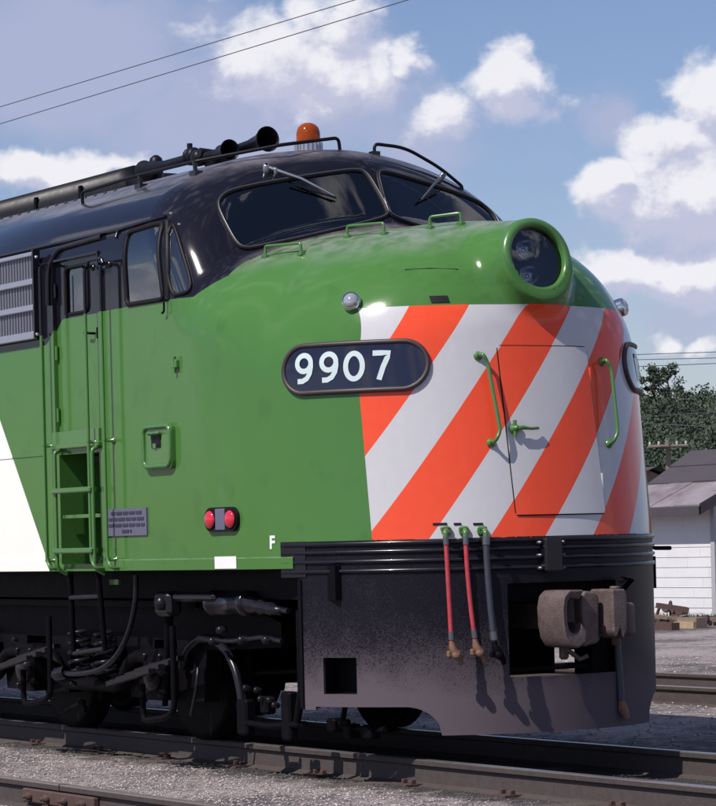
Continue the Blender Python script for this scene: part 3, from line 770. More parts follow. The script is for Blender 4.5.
MB().lathe([(0, .034), (.02, .034), (.03, .02), (.06, .016), (.065, 0)], lq, (1, -.1, .1), 12).tube(rounded([lq+np.array([.05, 0, 0]), lq+np.array([.055, .03, .008]), lq+np.array([.06, .10, .0]), lq+np.array([.055, .155, .004])], .02), [.014]*6+[.010]*(len(rounded([lq]*4 if False else [lq, lq+np.array([.01, 0, 0]), lq+np.array([.02, 0, 0]), lq+np.array([.03, 0, 0])], .02))-6), 8).tube([lq+np.array([.03, -.005, -.05]), lq+np.array([.03, -.005, .055])], .012, 6).build('door_latch', 'green_paint', ndoor)
for (p0, p1, sd) in (((478, 356), (491, 443), 1), ((601.5, 362), (608.5, 444), -1)):
    a, c = hit(*p0), hit(*p1); st = np.array([.075, -.012, 0.012])
    top = a+st; bot = c+st
    inn = np.array([0, .045*sd, 0]) if False else np.array([0, .03, 0])
    pts = rounded([a, top, top+np.array([-0.0, .035, -.06]), bot+np.array([0, .035, .06]), bot, c], .03)
    o = MB().tube(pts, .0125, 8).build('nose_grab_iron', 'green_paint', loco)
    for q in (a, c): MB().lathe([(-.01, .03), (.008, .03), (.018, .02), (.03, .012)], q, normal(q)[0], 10).build('flange', 'green_paint', o)
for sgn in (1, -1):
    q = hit(352.5, 303)*np.array([1, sgn, 1]); n_ = normal(q)[0]; ax = n_+np.array([.25, 0, -.15]); ax /= np.linalg.norm(ax)
    o = MB().lathe([(-.06, .062), (.035, .062), (.05, .058), (.055, .05)], q, ax, 22).build('class_light', 'chrome', loco)
    MB().lathe([(.045, .052), (.06, .044), (.07, .026), (.074, 0)], q, ax, 20).build('lens', 'clear_lens', o)
for (px, py) in ((439.5, 299.5),):
    q = hit(px, py); P = front_patch(np.linspace(q[1]-.05, q[1]+.05, 4), np.linspace(q[2]-.022, q[2]+.022, 3), .006)
    MB().raw(P, [(j*4+i, j*4+i+1, j*4+5+i, j*4+4+i) for j in range(2) for i in range(3)]).build('nose_vent', 'rubber', loco)
# seam lines across the upper nose
cr = dense([hit(405, 270), hit(430, 268.5), hit(458, 269.5)], False); MB().tube(off(cr, .0005), .004, 5).build('nose_seam', 'rubber', loco)
# little grab irons on the nose top, under the windscreen
for pts in (((265.5, 255), (267, 247), (295, 245), (301, 252)), ((347.5, 235), (348, 225), (378, 223.5), (384, 232)), ((430, 226), (430, 216), (459, 214.5), (461, 222))):
    a, c = hit(pts[0][0], pts[0][1]+2.5), hit(pts[3][0], pts[3][1]+2.5)
    dp = .06
    t0 = a+np.array([0.0, 0, .075]); t1 = c+np.array([0.0, 0, .075])
    o = MB().tube(rounded([a-np.array([0, 0, .02]), t0, t1, c-np.array([0, 0, .02])], .02), .0105, 8).build('nose_top_grab', 'green_paint', loco)
    for q in (a, c): MB().box(q-np.array([.03, .02, .012]), q+np.array([.03, .02, .018]), bev=.006).build('foot', 'green_paint', o)

# ---- headlight
HC = np.array([-.245, 0, 3.16]); HA = np.array([1, 0, .2]); HA /= np.linalg.norm(HA)
ring_ = MB().lathe([(-.045, .206), (.012, .200), (.022, .211), (.027, .226), (.022, .244), (.006, .259), (-.025, .266), (-.07, .262), (-.09, .240)], HC, HA, 48).build('headlight_bezel', 'green_paint', loco)
MB().lathe([(-.030, .212), (-.05, .212), (-.19, .200), (-.20, .0)], HC, HA, 40).build('headlight_bowl', 'rubber', ring_)
MB().lathe([(-.022, .203), (-.018, .12), (-.016, .0)], HC, HA, 40).build('headlight_glass', 'lens_glass', ring_)
for dzz in (.085, -.085):
    cc = HC+HA*-.13+np.array([-.2*dzz, 0, dzz])
    o = MB().lathe([(-.06, .012), (-.05, .04), (-.02, .068), (.02, .078)], cc, HA, 24).build('sealed_beam', 'reflector', ring_)
    MB().lathe([(.018, .086), (.026, .082), (.022, .074)], cc, HA, 24).build('beam_ring', 'dark_iron', ring_)
    MB().lathe([(.016, .078), (.03, .05), (.035, 0)], cc, HA, 20).build('beam_lens', 'lens_glass', ring_)
    MB().lathe([(-.045, .0), (-.045, .016), (-.0, .016), (.004, 0)], cc, HA, 10).build('bulb', 'chrome', ring_)

# ---- windscreen wipers
def wiper(mir):
    s_ = np.array([1, -1 if mir else 1, 1])
    a = off(hit(266, 171.5), .04)[0]; c = off(hit(333, 199), .035)[0]
    mb = MB().tube([a*s_, (a+(c-a)*.5+np.array([.02, 0, .015]))*s_, c*s_], [.013, .010, .006], 6)
    mb.lathe([(-.05, .022), (.015, .022), (.02, .012)], a*s_, normal(a)[0]*s_, 10)
    mb.lathe([(-.05, .014), (.02, .014), (.025, .006)], (a+(c-a)*.14)*s_, normal(a)[0]*s_, 8)
    o = mb.build('wiper_arm', 'dim_metal' if mir else 'satin_metal', loco)
    b0 = off(hit(290, 186), .022)[0]; b1 = off(hit(336, 200), .02)[0]
    MB().tube([b0*s_, b1*s_], .006, 5).build('wiper_blade', 'rubber', o)
wiper(False); wiper(True)
for q in ((171, 213.5), (179, 224.5), (126, 302)):
    w = hit(*q); MB().lathe([(-.005, .013), (.008, .013), (.015, 0)], w, normal(w)[0], 8).build('bolt', 'chrome', loco)

# ---- roof: warning beacon, horns, rails, duct
def roof_z(x, y): return trace(np.array([[x, y, 5.0]]), (0, 0, -1), 2.5)[0][0][2]
BX = -3.10; bz = roof_z(BX, 0)
bea = MB().lathe([(-.02, .095), (.02, .098), (.10, .094)], (BX, 0, bz), (0, 0, 1), 20)
bea = bea.build('beacon_base', 'satin_metal', loco)
fl = MB()
for i in range(20):
    w = 2*math.pi*i/20; fl.tube([(BX+.096*math.cos(w), .096*math.sin(w), bz+.0), (BX+.096*math.cos(w), .096*math.sin(w), bz+.095)], .008, 5)
fl.build('base_flutes', 'stainless_bar', bea)
MB().lathe([(.10, .088), (.17, .086), (.205, .074), (.225, .055), (.237, .03), (.24, 0)], (BX, 0, bz), (0, 0, 1), 24).build('amber_dome', 'amber', bea)
MB().lathe([(.10, .0), (.10, .035), (.19, .04), (.20, .0)], (BX, 0, bz), (0, 0, 1), 12).build('rotating_lamp', 'reflector', bea)
hm = MB(); hx, hy = -3.75, -.33; hz = roof_z(-3.75, -.33)
hm.box((-4.25, -.40, hz-.03), (-3.45, -.28, hz+.02), bev=.01).box((-3.95, -.41, hz+.02), (-3.78, -.27, hz+.11), bev=.015).tube([(-3.90, -.20, hz+.10), (-3.90, -.46, hz+.12)], .035, 8)
horn = hm.build('air_horn', 'roof_black', loco)
def bell(mx, back, r, rear=.026):
    mx = np.array(mx); back = np.array(back); ax = mx-back; L_ = np.linalg.norm(ax); ax /= L_
    MB().lathe([(-.10, .0), (-.10, .05), (-.075, .062), (-.03, .062), (-.01, .05), (0, rear), (L_*.55, rear+.008), (L_*.8, r*.58), (L_*.93, r*.85), (L_*.985, r), (L_, r), (L_*.985, r*.93), (L_*.9, r*.7), (L_*.7, r*.42), (L_*.6, .0)], back, ax, 22).build('horn_bell', 'roof_black', horn)
b1 = on_y(268, 139, -.30); bell(b1, b1+np.array([-.62, 0, -.015]), .092)
b2 = on_y(230, 150, -.42); bell(b2, b2+np.array([-.42, 0, .0]), .078)
b3 = on_y(190, 157, -.30); bell(b3+np.array([-.75, 0, -.02]), b3, .085)
MB().lathe([(0, .066), (.03, .066), (.045, .03), (.05, 0)], b3, (1, 0, 0), 14).tube([b3+np.array([0, 0, .05]), b3+np.array([0, 0, .10])], .022, 8).build('horn_driver', 'roof_black', horn)
q = on_y(156, 162, -.2); MB().lathe([(-.16, .055), (.0, .055), (.03, .045), (.05, .02), (.055, 0)], q-np.array([0, 0, .0]), (0, 0, 1), 14).build('roof_vent', 'roof_black', loco)
def roof_pt(px, py):
    # where the sight line just touches the roof skin
    for k in range(60):
        P, ok = trace(np.array([CAM+ray(px, py+k*.5)*14]), ray(px, py+k*.5), 14, 900)
        if ok[0]: return P[0]
rail_feet = [roof_pt(340, 150), roof_pt(196, 174), roof_pt(141, 187), roof_pt(83, 204)]
rp = []
for i, q in enumerate(rail_feet):
    rp.append(q+np.array([0, -.01, .085]))
top_ = [rail_feet[0]-np.array([0, 0, .01])]+rp[:1]
pts = [rail_feet[0]-np.array([0, 0, .01]), rp[0], on_y(281, 145, (rp[0][1]+rp[1][1])/2), rp[1], rp[2], rp[3], rail_feet[3]-np.array([0, 0, .01])]
rr_ = MB().tube(rounded(pts, .04), .0125, 8).build('roof_rail', 'roof_black', loco)
for q in rail_feet[1:3]: MB().tube([q-np.array([0, 0, .02]), q+np.array([0, -.01, .09])], .016, 6).box(q-np.array([.045, .03, .02]), q+np.array([.045, .03, .02])).build('rail_post', 'black_paint', rr_)
f0, f1 = roof_pt(374.5, 153), roof_pt(462, 189)
pts = [f0-np.array([0, 0, .01]), f0+np.array([0, 0, .075]), f0+(f1-f0)*.35+np.array([0, 0, .135]), f0+(f1-f0)*.75+np.array([0, 0, .09]), f1+np.array([0.0, 0, .02]), f1-np.array([0, 0, .02])]
o = MB().tube(rounded(pts, .1, 6), .0125, 8).build('roof_rail', 'roof_black', loco)
MB().box(f0-np.array([.03, .03, .02]), f0+np.array([.03, .03, .02])).build('rail_foot', 'black_paint', o)
# long half-round duct on the roof centre line
mb = MB(); sec = [(-.24, 4.10), (-.24, 4.24), (-.21, 4.32), (-.15, 4.375), (-.07, 4.40), (.05, 4.40), (.14, 4.375), (.20, 4.32), (.23, 4.24), (.23, 4.10)]
mb.raw([(xx, a, b) for xx in (-20, -5.75) for a, b in sec], [(i, i+1, i+11, i+10) for i in range(9)]+[tuple(range(10, 20))], True)
duct = mb.build('roof_duct', 'roof_black', loco)
for xx in (-8.1, -7.2, -6.35): MB().box((xx-.02, -.262, 4.12), (xx+.02, -.232, 4.30), bev=.004).build('duct_strap', 'dark_iron', duct)
MB().box((-5.76, -.15, 4.12), (-5.35, .15, 4.30), bev=.03).build('duct_end_box', 'roof_black', duct)
for i in range(30):
    xx = -9.0+i*.17
    if xx > -4.4: break
    zz = roof_z(xx, -.90); MB().lathe([(-.005, .016), (.008, .014), (.014, 0)], (xx, -.90, zz), (0, -.4, .9), 6).build('roof_bolt', 'black_paint', loco)

# ---- cab interior
MB().prism([(-1.44, 1.9), (1.44, 1.9)]+[(-.95*roofpt(a, 0)[1], ROOF0-.02+.93*(roofpt(a, 0)[2]-ROOF0)) for a in aa], -4.38, -4.34, 'yz').build('cab_bulkhead', 'interior', loco)
MB().box((-4.34, -1.25, 2.0), (-2.0, 1.25, 2.05)).build('cab_floor', 'interior', loco)
MB().box((-2.45, -1.05, 2.05), (-2.0, 1.05, 3.15), bev=.05).build('control_desk', 'interior', loco)
for yy in (-.95, .95):
    o = MB().box((-3.15, yy-.24, 2.75), (-2.75, yy+.24, 2.85), bev=.03).build('seat_cushion', 'seat_vinyl', loco)
    MB().box((-3.22, yy-.22, 2.88), (-3.13, yy+.22, 3.36), bev=.035).build('seat_back', 'seat_vinyl', o)
    MB().tube([(-2.95, yy, 2.05), (-2.95, yy, 2.75)], .04, 8).build('seat_post', 'interior', o)
MB().lathe([(0, .04), (.16, .045), (.18, .02), (.24, .015), (.25, 0)], (-2.30, -.52, 3.15), (0, 0, 1), 12).build('flask', 'pale_object', loco)

# ---- pilot (front apron)
A_L = a_of(hit(303, 640)); A_RIB = a_of(hit(283, 560))
Z_BOT = .165
sh = [hit(325.5, 660), hit(360, 693)]
hole_a = (a_of(sh[0]), a_of(sh[1])); hole_z = (.425, .655)
sc_a0, sc_a1 = a_of(hit(318, 707)), a_of(hit(446, 740))
sc_top = .345
op_a = (a_of(hit(512, 600)), -a_of(hit(512, 600))); op_z = (.515, 1.10)
sc_mid = a_of(hit(408, 707))
def zlow(a):
    if a < sc_a0: return sc_top-.02
    if a < sc_mid: return sc_top
    if a < sc_a1:
        w = (a-sc_mid)/(sc_a1-sc_mid); return Z_BOT+(sc_top-Z_BOT)*math.sqrt(max(0, 1-w*w))
    if a > -sc_a0: return sc_top-.02
    if a > -sc_mid: return sc_top
    if a > -sc_a1:
        w = (-a-sc_mid)/(sc_a1-sc_mid); return Z_BOT+(sc_top-Z_BOT)*math.sqrt(max(0, 1-w*w))
    return Z_BOT
br = set(np.linspace(A_L, -A_L, 120)); br |= {hole_a[0], hole_a[1], -hole_a[0], -hole_a[1], op_a[0], op_a[1], sc_a0, -sc_a0, sc_a1, -sc_a1}
br |= set(np.linspace(sc_mid, sc_a1, 14)) | set(-np.linspace(sc_mid, sc_a1, 14))
br = sorted(br); br = [q for i, q in enumerate(br) if i == 0 or q-br[i-1] > 1e-4]
mb = MB(); ZT = 1.386
def pil(a, z): return plan(a, 1.386, 0.0)[:2].tolist()+[z]
for a0, a1 in zip(br[:-1], br[1:]):
    mid = (a0+a1)/2
    lo0, lo1 = zlow(a0+1e-6), zlow(a1-1e-6)
    iv = [(lo0, lo1, ZT)]
    am = -abs(mid)
    if hole_a[0] < am < hole_a[1]: iv = [(lo0, lo1, hole_z[0]), (hole_z[1],)*2+(ZT,)]
    if op_a[0] < mid < op_a[1]: iv = [(lo0, lo1, op_z[0]), (op_z[1],)*2+(ZT,)]
    for l0, l1, tp in iv:
        mb.raw([pil(a0, l0), pil(a1, l1), pil(a1, tp), pil(a0, tp)], [(0, 1, 2, 3)], True)
def arc_n(q):
    A_ = front(np.array(1.386))-XB; nx = (max(q[0]-XB, 0)/A_)**(NX-1)/A_; ny = np.sign(q[1])*(abs(q[1])/HW)**(NX-1)/HW; l = math.hypot(nx, ny); return np.array([nx/l, ny/l, 0.0])
outer = mb; OV = [np.array(q) for q in outer.v]; ON = [arc_n(q) for q in OV]; nO = len(OV)
IV = [q-n_*.022 for q, n_ in zip(OV, ON)]
quads = [tuple(f) for f in outer.f]
key = lambda i: tuple(np.round(OV[i], 4))
ecount = {}
for f in quads:
    for i in range(4):
        a_, b_ = key(f[i]), key(f[(i+1) % 4]); ecount.setdefault(frozenset((a_, b_)), []).append((f[i], f[(i+1) % 4]))
V = OV+IV; Fq = quads+[tuple(i+nO for i in f[::-1]) for f in quads]; NRM = ON+[-n_ for n_ in ON]
for k_, es in ecount.items():
    if len(es) == 1:
        i, j = es[0]; d_ = OV[j]-OV[i]; n_ = np.cross(d_, ON[i])
        if np.linalg.norm(n_) < 1e-9: continue
        n_ /= np.linalg.norm(n_); o_ = len(V); V += [OV[i], OV[j], IV[j], IV[i]]; NRM += [n_]*4; Fq.append((o_, o_+3, o_+2, o_+1))
me = np_mesh('pilot', np.array(V), np.array(Fq), True); me.normals_split_custom_set_from_vertices([tuple(q) for q in NRM])
pilot = link('pilot', me, 'pilot_paint', loco)
# anticlimber ribs
for zz, rr2 in ((1.370, .017), (1.318, .015), (1.258, .015), (1.198, .015)):
    P = [plan(a, 1.386, .000)[:2].tolist()+[zz] for a in np.linspace(A_RIB, -A_RIB, 90)]
    MB().tube(P, rr2, 8).build('anticlimber_rib', 'black_paint', pilot)
P = [plan(a, 1.386, .006)[:2].tolist()+[1.27] for a in np.linspace(A_RIB-.004, A_L+.03, 8)]
MB().raw([(q[0], q[1], z) for z in (1.165, 1.392) for q in P], [(i, i+1, i+9, i+8) for i in range(7)]).build('rib_end_plate', 'black_paint', pilot)
# multiple-unit receptacle box
q = plan(a_of(hit(551, 553)), 1.386)
MB().box((q[0]-.05, q[1]-.065, 1.165), (q[0]+.055, q[1]+.07, 1.378), bev=.012).build('receptacle_box', 'black_paint', pilot)
for dzz in (1.19, 1.27, 1.35):
    for dyy in (-.085, .09): MB().lathe([(-.02, .012), (.03, .012), (.036, 0)], (q[0]+.0, q[1]+dyy, dzz), (1, 0, 0), 6).build('bolt', 'dim_metal', pilot)
# box behind the step opening
st = [plan(hole_a[0], 1.386), plan(hole_a[1], 1.386)]
for s_ in (1, -1):
    mb = MB(); a, c = st; inn = np.array([-.10, .16, 0])
    V = [(a[0], a[1]*1, hole_z[0]), (c[0], c[1], hole_z[0]), (c[0], c[1], hole_z[1]), (a[0], a[1], hole_z[1])]
    V = [np.array(v)+np.array([-.012, .018, 0]) for v in V]; V2 = [v+inn for v in V]
    V = [v*np.array([1, s_, 1]) for v in V+V2]
    mb.raw(V, [(4, 5, 6, 7), (0, 4, 7, 3), (1, 2, 6, 5), (0, 1, 5, 4), (3, 7, 6, 2)]).build('step_pocket', 'rubber', pilot)
# little stiffener at the near end of the apron
q = plan(A_L, 1.386); MB().box((q[0]-.02, q[1]-.005, .33), (q[0]+.02, q[1]+.12, 1.15)).build('apron_end_flange', 'dark_iron', pilot)
# bent handrail rod at the far end
e = on_y(655, 548, 1.30); e2 = on_y(668, 548, 1.30)
MB().tube([plan(1.0, 1.386, .05)[:2].tolist()+[e[2]+.01], e, e2+np.array([0, .02, 0])], .014, 6).build('cut_lever', 'dark_iron', pilot)

# ---- train line hoses
def hose(px, top_mat, mat, y_end, curve, lab=None):
    a = hit(px, 531); n_ = normal(a)[0]; n_[2] = 0; n_ /= np.linalg.norm(n_)
    ck = a+n_*.03
    fit = MB().lathe([(-.03, .034), (.02, .034), (.03, .022), (.10, .020)], a, n_, 10)
    el = a+n_*.145
    fit.tube(rounded([a+n_*.03, el, el-np.array([0, 0, .05])], .04), .018, 8)
    fit.tube([a+n_*.06+np.array([0, -.035, .012]), a+n_*.06+np.array([0, .02, .018])], .013, 6)
    fit = fit.build('angle_cock', top_mat, loco)
    P0 = el-np.array([0, 0, .035]); d = ray(*y_end); tt = ((P0+n_*.02)-CAM) @ n_/(d @ n_); P1 = CAM+d*tt
    mid = P0*.5+P1*.5+np.array([0, curve, 0])
    pts = [(1-w)**2*P0+2*w*(1-w)*mid+w*w*P1 for w in np.linspace(0, 1, 12)]
    h_ = MB().tube(pts, .0150 if mat == 'hose_red' else .0205, 10).build('air_hose', mat, fit)
    for w in (0.02, .93):
        q0 = pts[0] if w < .5 else pts[-2]; q1 = pts[1] if w < .5 else pts[-1]; u = (q1-q0)/np.linalg.norm(q1-q0)
        MB().tube([q0, q0+u*.05], .019 if mat == 'hose_red' else .025, 10).build('hose_clamp', 'dim_metal', fit)
    gl = MB(); e_ = pts[-1]
    gl.tube([e_, e_+np.array([0, .005, -.04]), e_+np.array([.01, .02, -.075]), e_+np.array([.02, .05, -.12])], [.016, .024, .030, .018], 8)
    gl.lathe([(-.016, .0), (-.016, .026), (.012, .028), (.02, .016), (.02, 0)], e_+np.array([.02, .02, -.085]), n_+np.array([0, .3, .2]), 12)
    gl.box(e_+np.array([.0, .04, -.15]), e_+np.array([.03, .068, -.10]), bev=.008).box(e_+np.array([-.02, -.03, -.10]), e_+np.array([.01, .0, -.06]), bev=.006)
    gl.build('gladhand', 'brass_rust' if mat == 'hose_red' else 'dark_iron', fit)
hose(446.5, 'green_paint', 'hose_red', (451.5, 641), .0)
hose(464, 'green_paint', 'hose_red', (475, 639), -.02)
hose(482, 'green_paint', 'hose_grey', (494.5, 641), -.02)
for (px, w) in ((440, .036), (457.5, .020), (478, .028)):
    q = hit(px, 524); P = front_patch(np.linspace(q[1]-w, q[1]+w, 3), [q[2]-.007, q[2]+.007], .005); MB().raw(P, [(0, 1, 4, 3), (1, 2, 5, 4)]).build('hose_tag', 'rubber', loco)
# far hose hanging beside the coupler
a = np.array([.10, .42, 1.05]); e1_ = on_y(617, 640, .42); e2_ = on_y(621, 700, .42)
fit = MB().tube([(-.02, .42, 1.10), (.10, .42, 1.10), (e1_[0], .42, 1.0)], .024, 8).build('angle_cock', 'dark_iron', loco)
MB().tube([(e1_[0], .42, 1.02), e1_, e2_], .025, 10).build('air_hose', 'hose_grey', fit)
MB().tube([e2_, e2_+np.array([0, .01, -.05]), e2_+np.array([.02, .03, -.12])], [.02, .035, .022], 8).build('gladhand', 'brass_rust', fit)

# ---- coupler
def zprism(mb, poly, z0, z1): mb.prism(poly, z0, z1, 'xy')
CZ = .885
def bev(o, w=.014, n=2):
    m_ = o.modifiers.new('edge', 'BEVEL'); m_.width = w; m_.segments = n; m_.limit_method = 'ANGLE'; o.data.polygons.foreach_set('use_smooth', [True]*len(o.data.polygons)); 
    m2 = o.modifiers.new('wn', 'WEIGHTED_NORMAL'); return o
def fprism(poly, x0, x1): return MB().prism(poly, x0, x1, 'yz')
mb = MB().box((-.9, -.085, CZ-.085), (.02, .085, CZ+.085))
coupler = bev(mb.build('coupler', 'coupler_steel', loco))
# head: a tapering block behind guard arm and knuckle
bev(MB().prism([(-.02, -.09), (.05, -.15), (.12, -.17), (.19, -.10), (.20, .05), (.12, .16), (.04, .16), (-.02, .09)], CZ-.165, CZ+.150, 'xy').build('coupler_head', 'coupler_steel', coupler), .02)
bev(fprism([(-.075, CZ-.19), (.045, CZ-.165), (.05, CZ+.12), (.03, CZ+.15), (-.06, CZ+.16), (-.085, CZ+.12)], .10, .275).build('head_face', 'coupler_steel', coupler), .018)
# guard arm: rim round a hollow pocket
sq = lambda L_: [(-.085+(a_+.085)*.78, b_+.012) for a_, b_ in L_]
out_ = [(-.10, CZ+.155), (-.25, CZ+.155), (-.305, CZ+.12), (-.325, CZ+.05), (-.32, CZ-.06), (-.30, CZ-.14), (-.25, CZ-.195), (-.17, CZ-.205), (-.10, CZ-.175), (-.085, CZ-.10)]
inn_ = [(-.14, CZ+.095), (-.235, CZ+.105), (-.262, CZ+.085), (-.270, CZ+.04), (-.268, CZ-.04), (-.255, CZ-.085), (-.225, CZ-.11), (-.17, CZ-.11), (-.14, CZ-.09), (-.135, CZ-.04)]
out_, inn_ = sq(out_), sq(inn_)
nn = len(out_); V = [(.345-.10*abs(q[0]+.31), *q) for q in out_]+[(.335-.10*abs(q[0]+.31), *q) for q in inn_]+[(.06, *q) for q in out_]+[(.12, *q) for q in inn_]
Fg = []
for i in range(nn-1):
    j = i+1; Fg += [(i, j, nn+j, nn+i), (i, 2*nn+i, 2*nn+j, j), (nn+i, nn+j, 3*nn+j, 3*nn+i)]
Fg += [(0, nn, 3*nn, 2*nn), (nn-1, 3*nn-1, 4*nn-1, 2*nn-1), tuple(range(3*nn, 4*nn))]
bev(MB().raw(V, Fg).build('guard_arm', 'coupler_steel', coupler), .012)
# knuckle: upright nose with the V notch under it, pivot lobe at the outer side
bev(fprism([(.085, CZ+.165), (.185, CZ+.165), (.20, CZ+.12), (.195, CZ-.09), (.165, CZ-.15), (.14, CZ-.085), (.115, CZ-.14), (.085, CZ-.10)], .12, .365).build('knuckle', 'coupler_steel', coupler), .022, 3)
bev(MB().prism([(.10, .17), (.20, .18), (.285, .20), (.325, .25), (.305, .30), (.23, .325), (.13, .30), (.08, .23)], CZ-.13, CZ+.075, 'xy').build('knuckle_lobe', 'coupler_steel', coupler), .022, 3)
MB().lathe([(-.19, 0), (-.19, .028), (.155, .026), (.165, .034), (.18, .028), (.18, 0)], (.18, .235, CZ), (0, 0, 1), 14).build('knuckle_pin', 'coupler_steel', coupler)
MB().box((.05, -.12, CZ-.27), (.10, -.06, CZ-.17), bev=.015).tube([(.09, -.09, CZ-.2), (.12, .0, CZ-.27), (.13, .05, CZ-.25)], .016, 8).build('lock_lifter', 'coupler_steel', coupler)
# draft pocket and frame seen through the opening
mb = MB().box((-1.4, -.44, .98), (-.10, .44, 1.30)).box((-.9, -.44, .50), (-.10, -.38, 1.0)).box((-.9, .38, .78), (-.10, .44, 1.0)).box((-.3, .25, .50), (-.10, .44, .80)).box((-.62, -.37, .50), (-.55, .27, .98)).box((-.61, .27, .69), (-.56, .62, .98))
mb.box((-.42, -.38, .545), (-.12, .38, .57))
mb.build('draft_pocket', 'dark_iron', loco)

# ---- underframe
MB().box((-19.8, -1.25, 1.02), (-.75, 1.25, 1.235)).build('underframe', 'dark_iron', loco)
MB().box((-19.8, -.45, .72), (-1.5, .45, 1.02)).build('centre_sill', 'dark_iron', loco)
MB().box((-1.2, .75, .62), (-.98, 1.30, 1.02), bev=.04).build('far_equipment_box', 'dark_iron', loco)
MB().lathe([(0, 0), (.02, .22), (.06, .26), (2.6, .26), (2.64, .22), (2.66, 0)], (-13.5, -1.0, .75), (1, 0, 0), 20).build('air_reservoir', 'dark_iron', loco)
tank = MB().prism([(-1.35, .95), (-1.35, .55), (-1.1, .32), (1.1, .32), (1.35, .55), (1.35, .95)], -13.8, -10.0, 'yz').build('fuel_tank', 'dark_iron', loco)

# ---- leading three-axle truck
AX = (-3.39, -5.56, -7.73); RW = .457
def frame_outline():
    top = [(-9.25, .80), (-9.25, .95), (-8.6, 1.0), (-2.75, 1.0), (-2.0, .93), (-1.72, .86), (-1.72, .70), (-2.15, .68)]
    bot = []
    for i, xx in enumerate(AX):
        bot += [(xx+.62, .66), (xx+.56, .30), (xx+.20, .30), (xx+.17, .72), (xx-.17, .72), (xx-.20, .30), (xx-.56, .30), (xx-.62, .66)]
    return top+bot
truck = MB()
for y0, y1 in ((-1.10, -.98), (.98, 1.10)): truck.prism(frame_outline(), y0, y1, 'xz')
for xx in (-1.85, -4.47, -6.64, -9.1): truck.box((xx-.12, -.98, .74), (xx+.12, .98, .92))
truck = truck.build('truck_frame', 'dark_iron', loco)
for s_ in (-1, 1):
    mb = MB()   # equaliser with its swept ends, and top flange
    yy = s_*1.16
    for xa, xb in ((AX[0], AX[1]), (AX[1], AX[2])):
        eq = rounded([(xa-.12, yy, .60), (xa-.42, yy, .60), (xa-.60, yy, .38), (xb+.60, yy, .38), (xb+.42, yy, .60), (xb+.12, yy, .60)], .12)
        mb.tube(eq, .05, 6)
    mb.build('equaliser', 'dark_iron', truck)
    MB().box((-8.6, s_*1.10, .955), (-2.75, s_*1.19, 1.0)).build('frame_flange', 'dark_iron', truck)
for xx in AX:
    MB().tube([(xx, -.95, RW), (xx, .95, RW)], .085, 12).build('axle', 'greasy_iron', truck)
    for s_ in (-1, 1):
        w_ = MB().lathe([(-.075, .19), (-.075, .36), (-.07, .40), (-.07, RW), (.05, RW+.002), (.062, RW+.028), (.08, RW+.025), (.085, .40), (.03, .36), (.02, .19), (.10, .13)], (xx, s_*.755, RW+.0), (0, -s_, 0), 40).build('wheel', 'dark_iron', truck)
        # lathe axis points inwards to outwards: tread band catches the light
        j = MB().prism(rrect(xx-.16, xx+.16, .30, .66, .05), s_*.98, s_*1.20).build('journal_box', 'dark_iron', truck)
        MB().lathe([(0, .105), (.04, .10), (.055, .06), (.06, 0)], (xx, s_*1.20, .47), (0, s_, 0), 16).build('journal_cover', 'greasy_iron', truck)
        for dx_ in (-.115, .115):
            for dzz in (.345, .615): MB().lathe([(0, .018), (.02, .018), (.026, 0)], (xx+dx_, s_*1.20, dzz), (0, s_, 0), 6).build('journal_bolt', 'greasy_iron', truck)
        # brake shoe and hanger on both sides of the wheel
        for d_ in (-1, 1):
            sh_ = [(xx+d_*(RW+.02)*math.cos(w), .0, RW+(RW+.02)*math.sin(w)) for w in np.linspace(-.45, .45, 6)]
            sh2 = [(xx+d_*(RW+.085)*math.cos(w), .0, RW+(RW+.085)*math.sin(w)) for w in np.linspace(-.45, .45, 6)]
            MB().prism([(q[0], q[2]) for q in sh_+sh2[::-1]], s_*.70, s_*.80).box((xx+d_*(RW+.08), s_*.72, RW-.05), (xx+d_*(RW+.14), s_*.78, .98)).build('brake_shoe', 'dark_iron', truck)
# coil springs between equaliser and frame
for xm in ((AX[0]+AX[1])/2, (AX[1]+AX[2])/2):
    for dx_ in (-.22, .22):
        for s_ in (-1, 1):
            sp = [(xm+dx_+.085*math.cos(w), s_*1.14+.085*math.sin(w), .42+.35*w/(2*math.pi*5)) for w in np.linspace(0, 2*math.pi*5, 60)]
            MB().tube(sp, .017, 6).build('coil_spring', 'greasy_iron', truck)
# brake cylinders with push rods, levers and pipes
def cyl(a, b, r, name, mat='dark_iron', parent=None, n=18):
    a = np.array(a); b = np.array(b); L_ = np.linalg.norm(b-a)
    return MB().lathe([(0, 0), (0, r*.9), (L_*.03, r), (L_*.12, r), (L_*.13, r*.93), (L_*.87, r*.93), (L_*.88, r), (L_*.97, r), (L_, r*.9), (L_, 0)], a, b-a, n).build(name, mat, parent or truck)
p0, p1 = on_y(213, 603, -1.28), on_y(250, 603.5, -1.28)
bcyl = cyl(p0, p1, .088, 'brake_cylinder', 'black_paint')
MB().tube(rounded([on_y(*q, -1.14) for q in ((182, 668), (187, 650), (199, 638), (214, 640), (227, 651), (236, 670), (241, 694), (243, 712))], .1), .030, 8).build('brake_hanger_arch', 'greasy_iron', truck)
p2, p3 = on_y(251, 606, -1.28), on_y(272, 609, -1.28)
MB().lathe([(0, .07), (.1, .055), (.14, .045), (.18, .06), (.22, .04), (.30, .045), (.34, .03), (.42, .03), (.42, 0)], p1, p3-p1, 12).build('cylinder_nose', 'satin_metal' if False else 'greasy_iron', bcyl)
MB().tube([p3, p3+np.array([.22, 0, -.01])], .02, 8).build('push_rod', 'greasy_iron', bcyl)
p4, p5 = on_y(178, 594, -1.33), on_y(216, 597, -1.33)
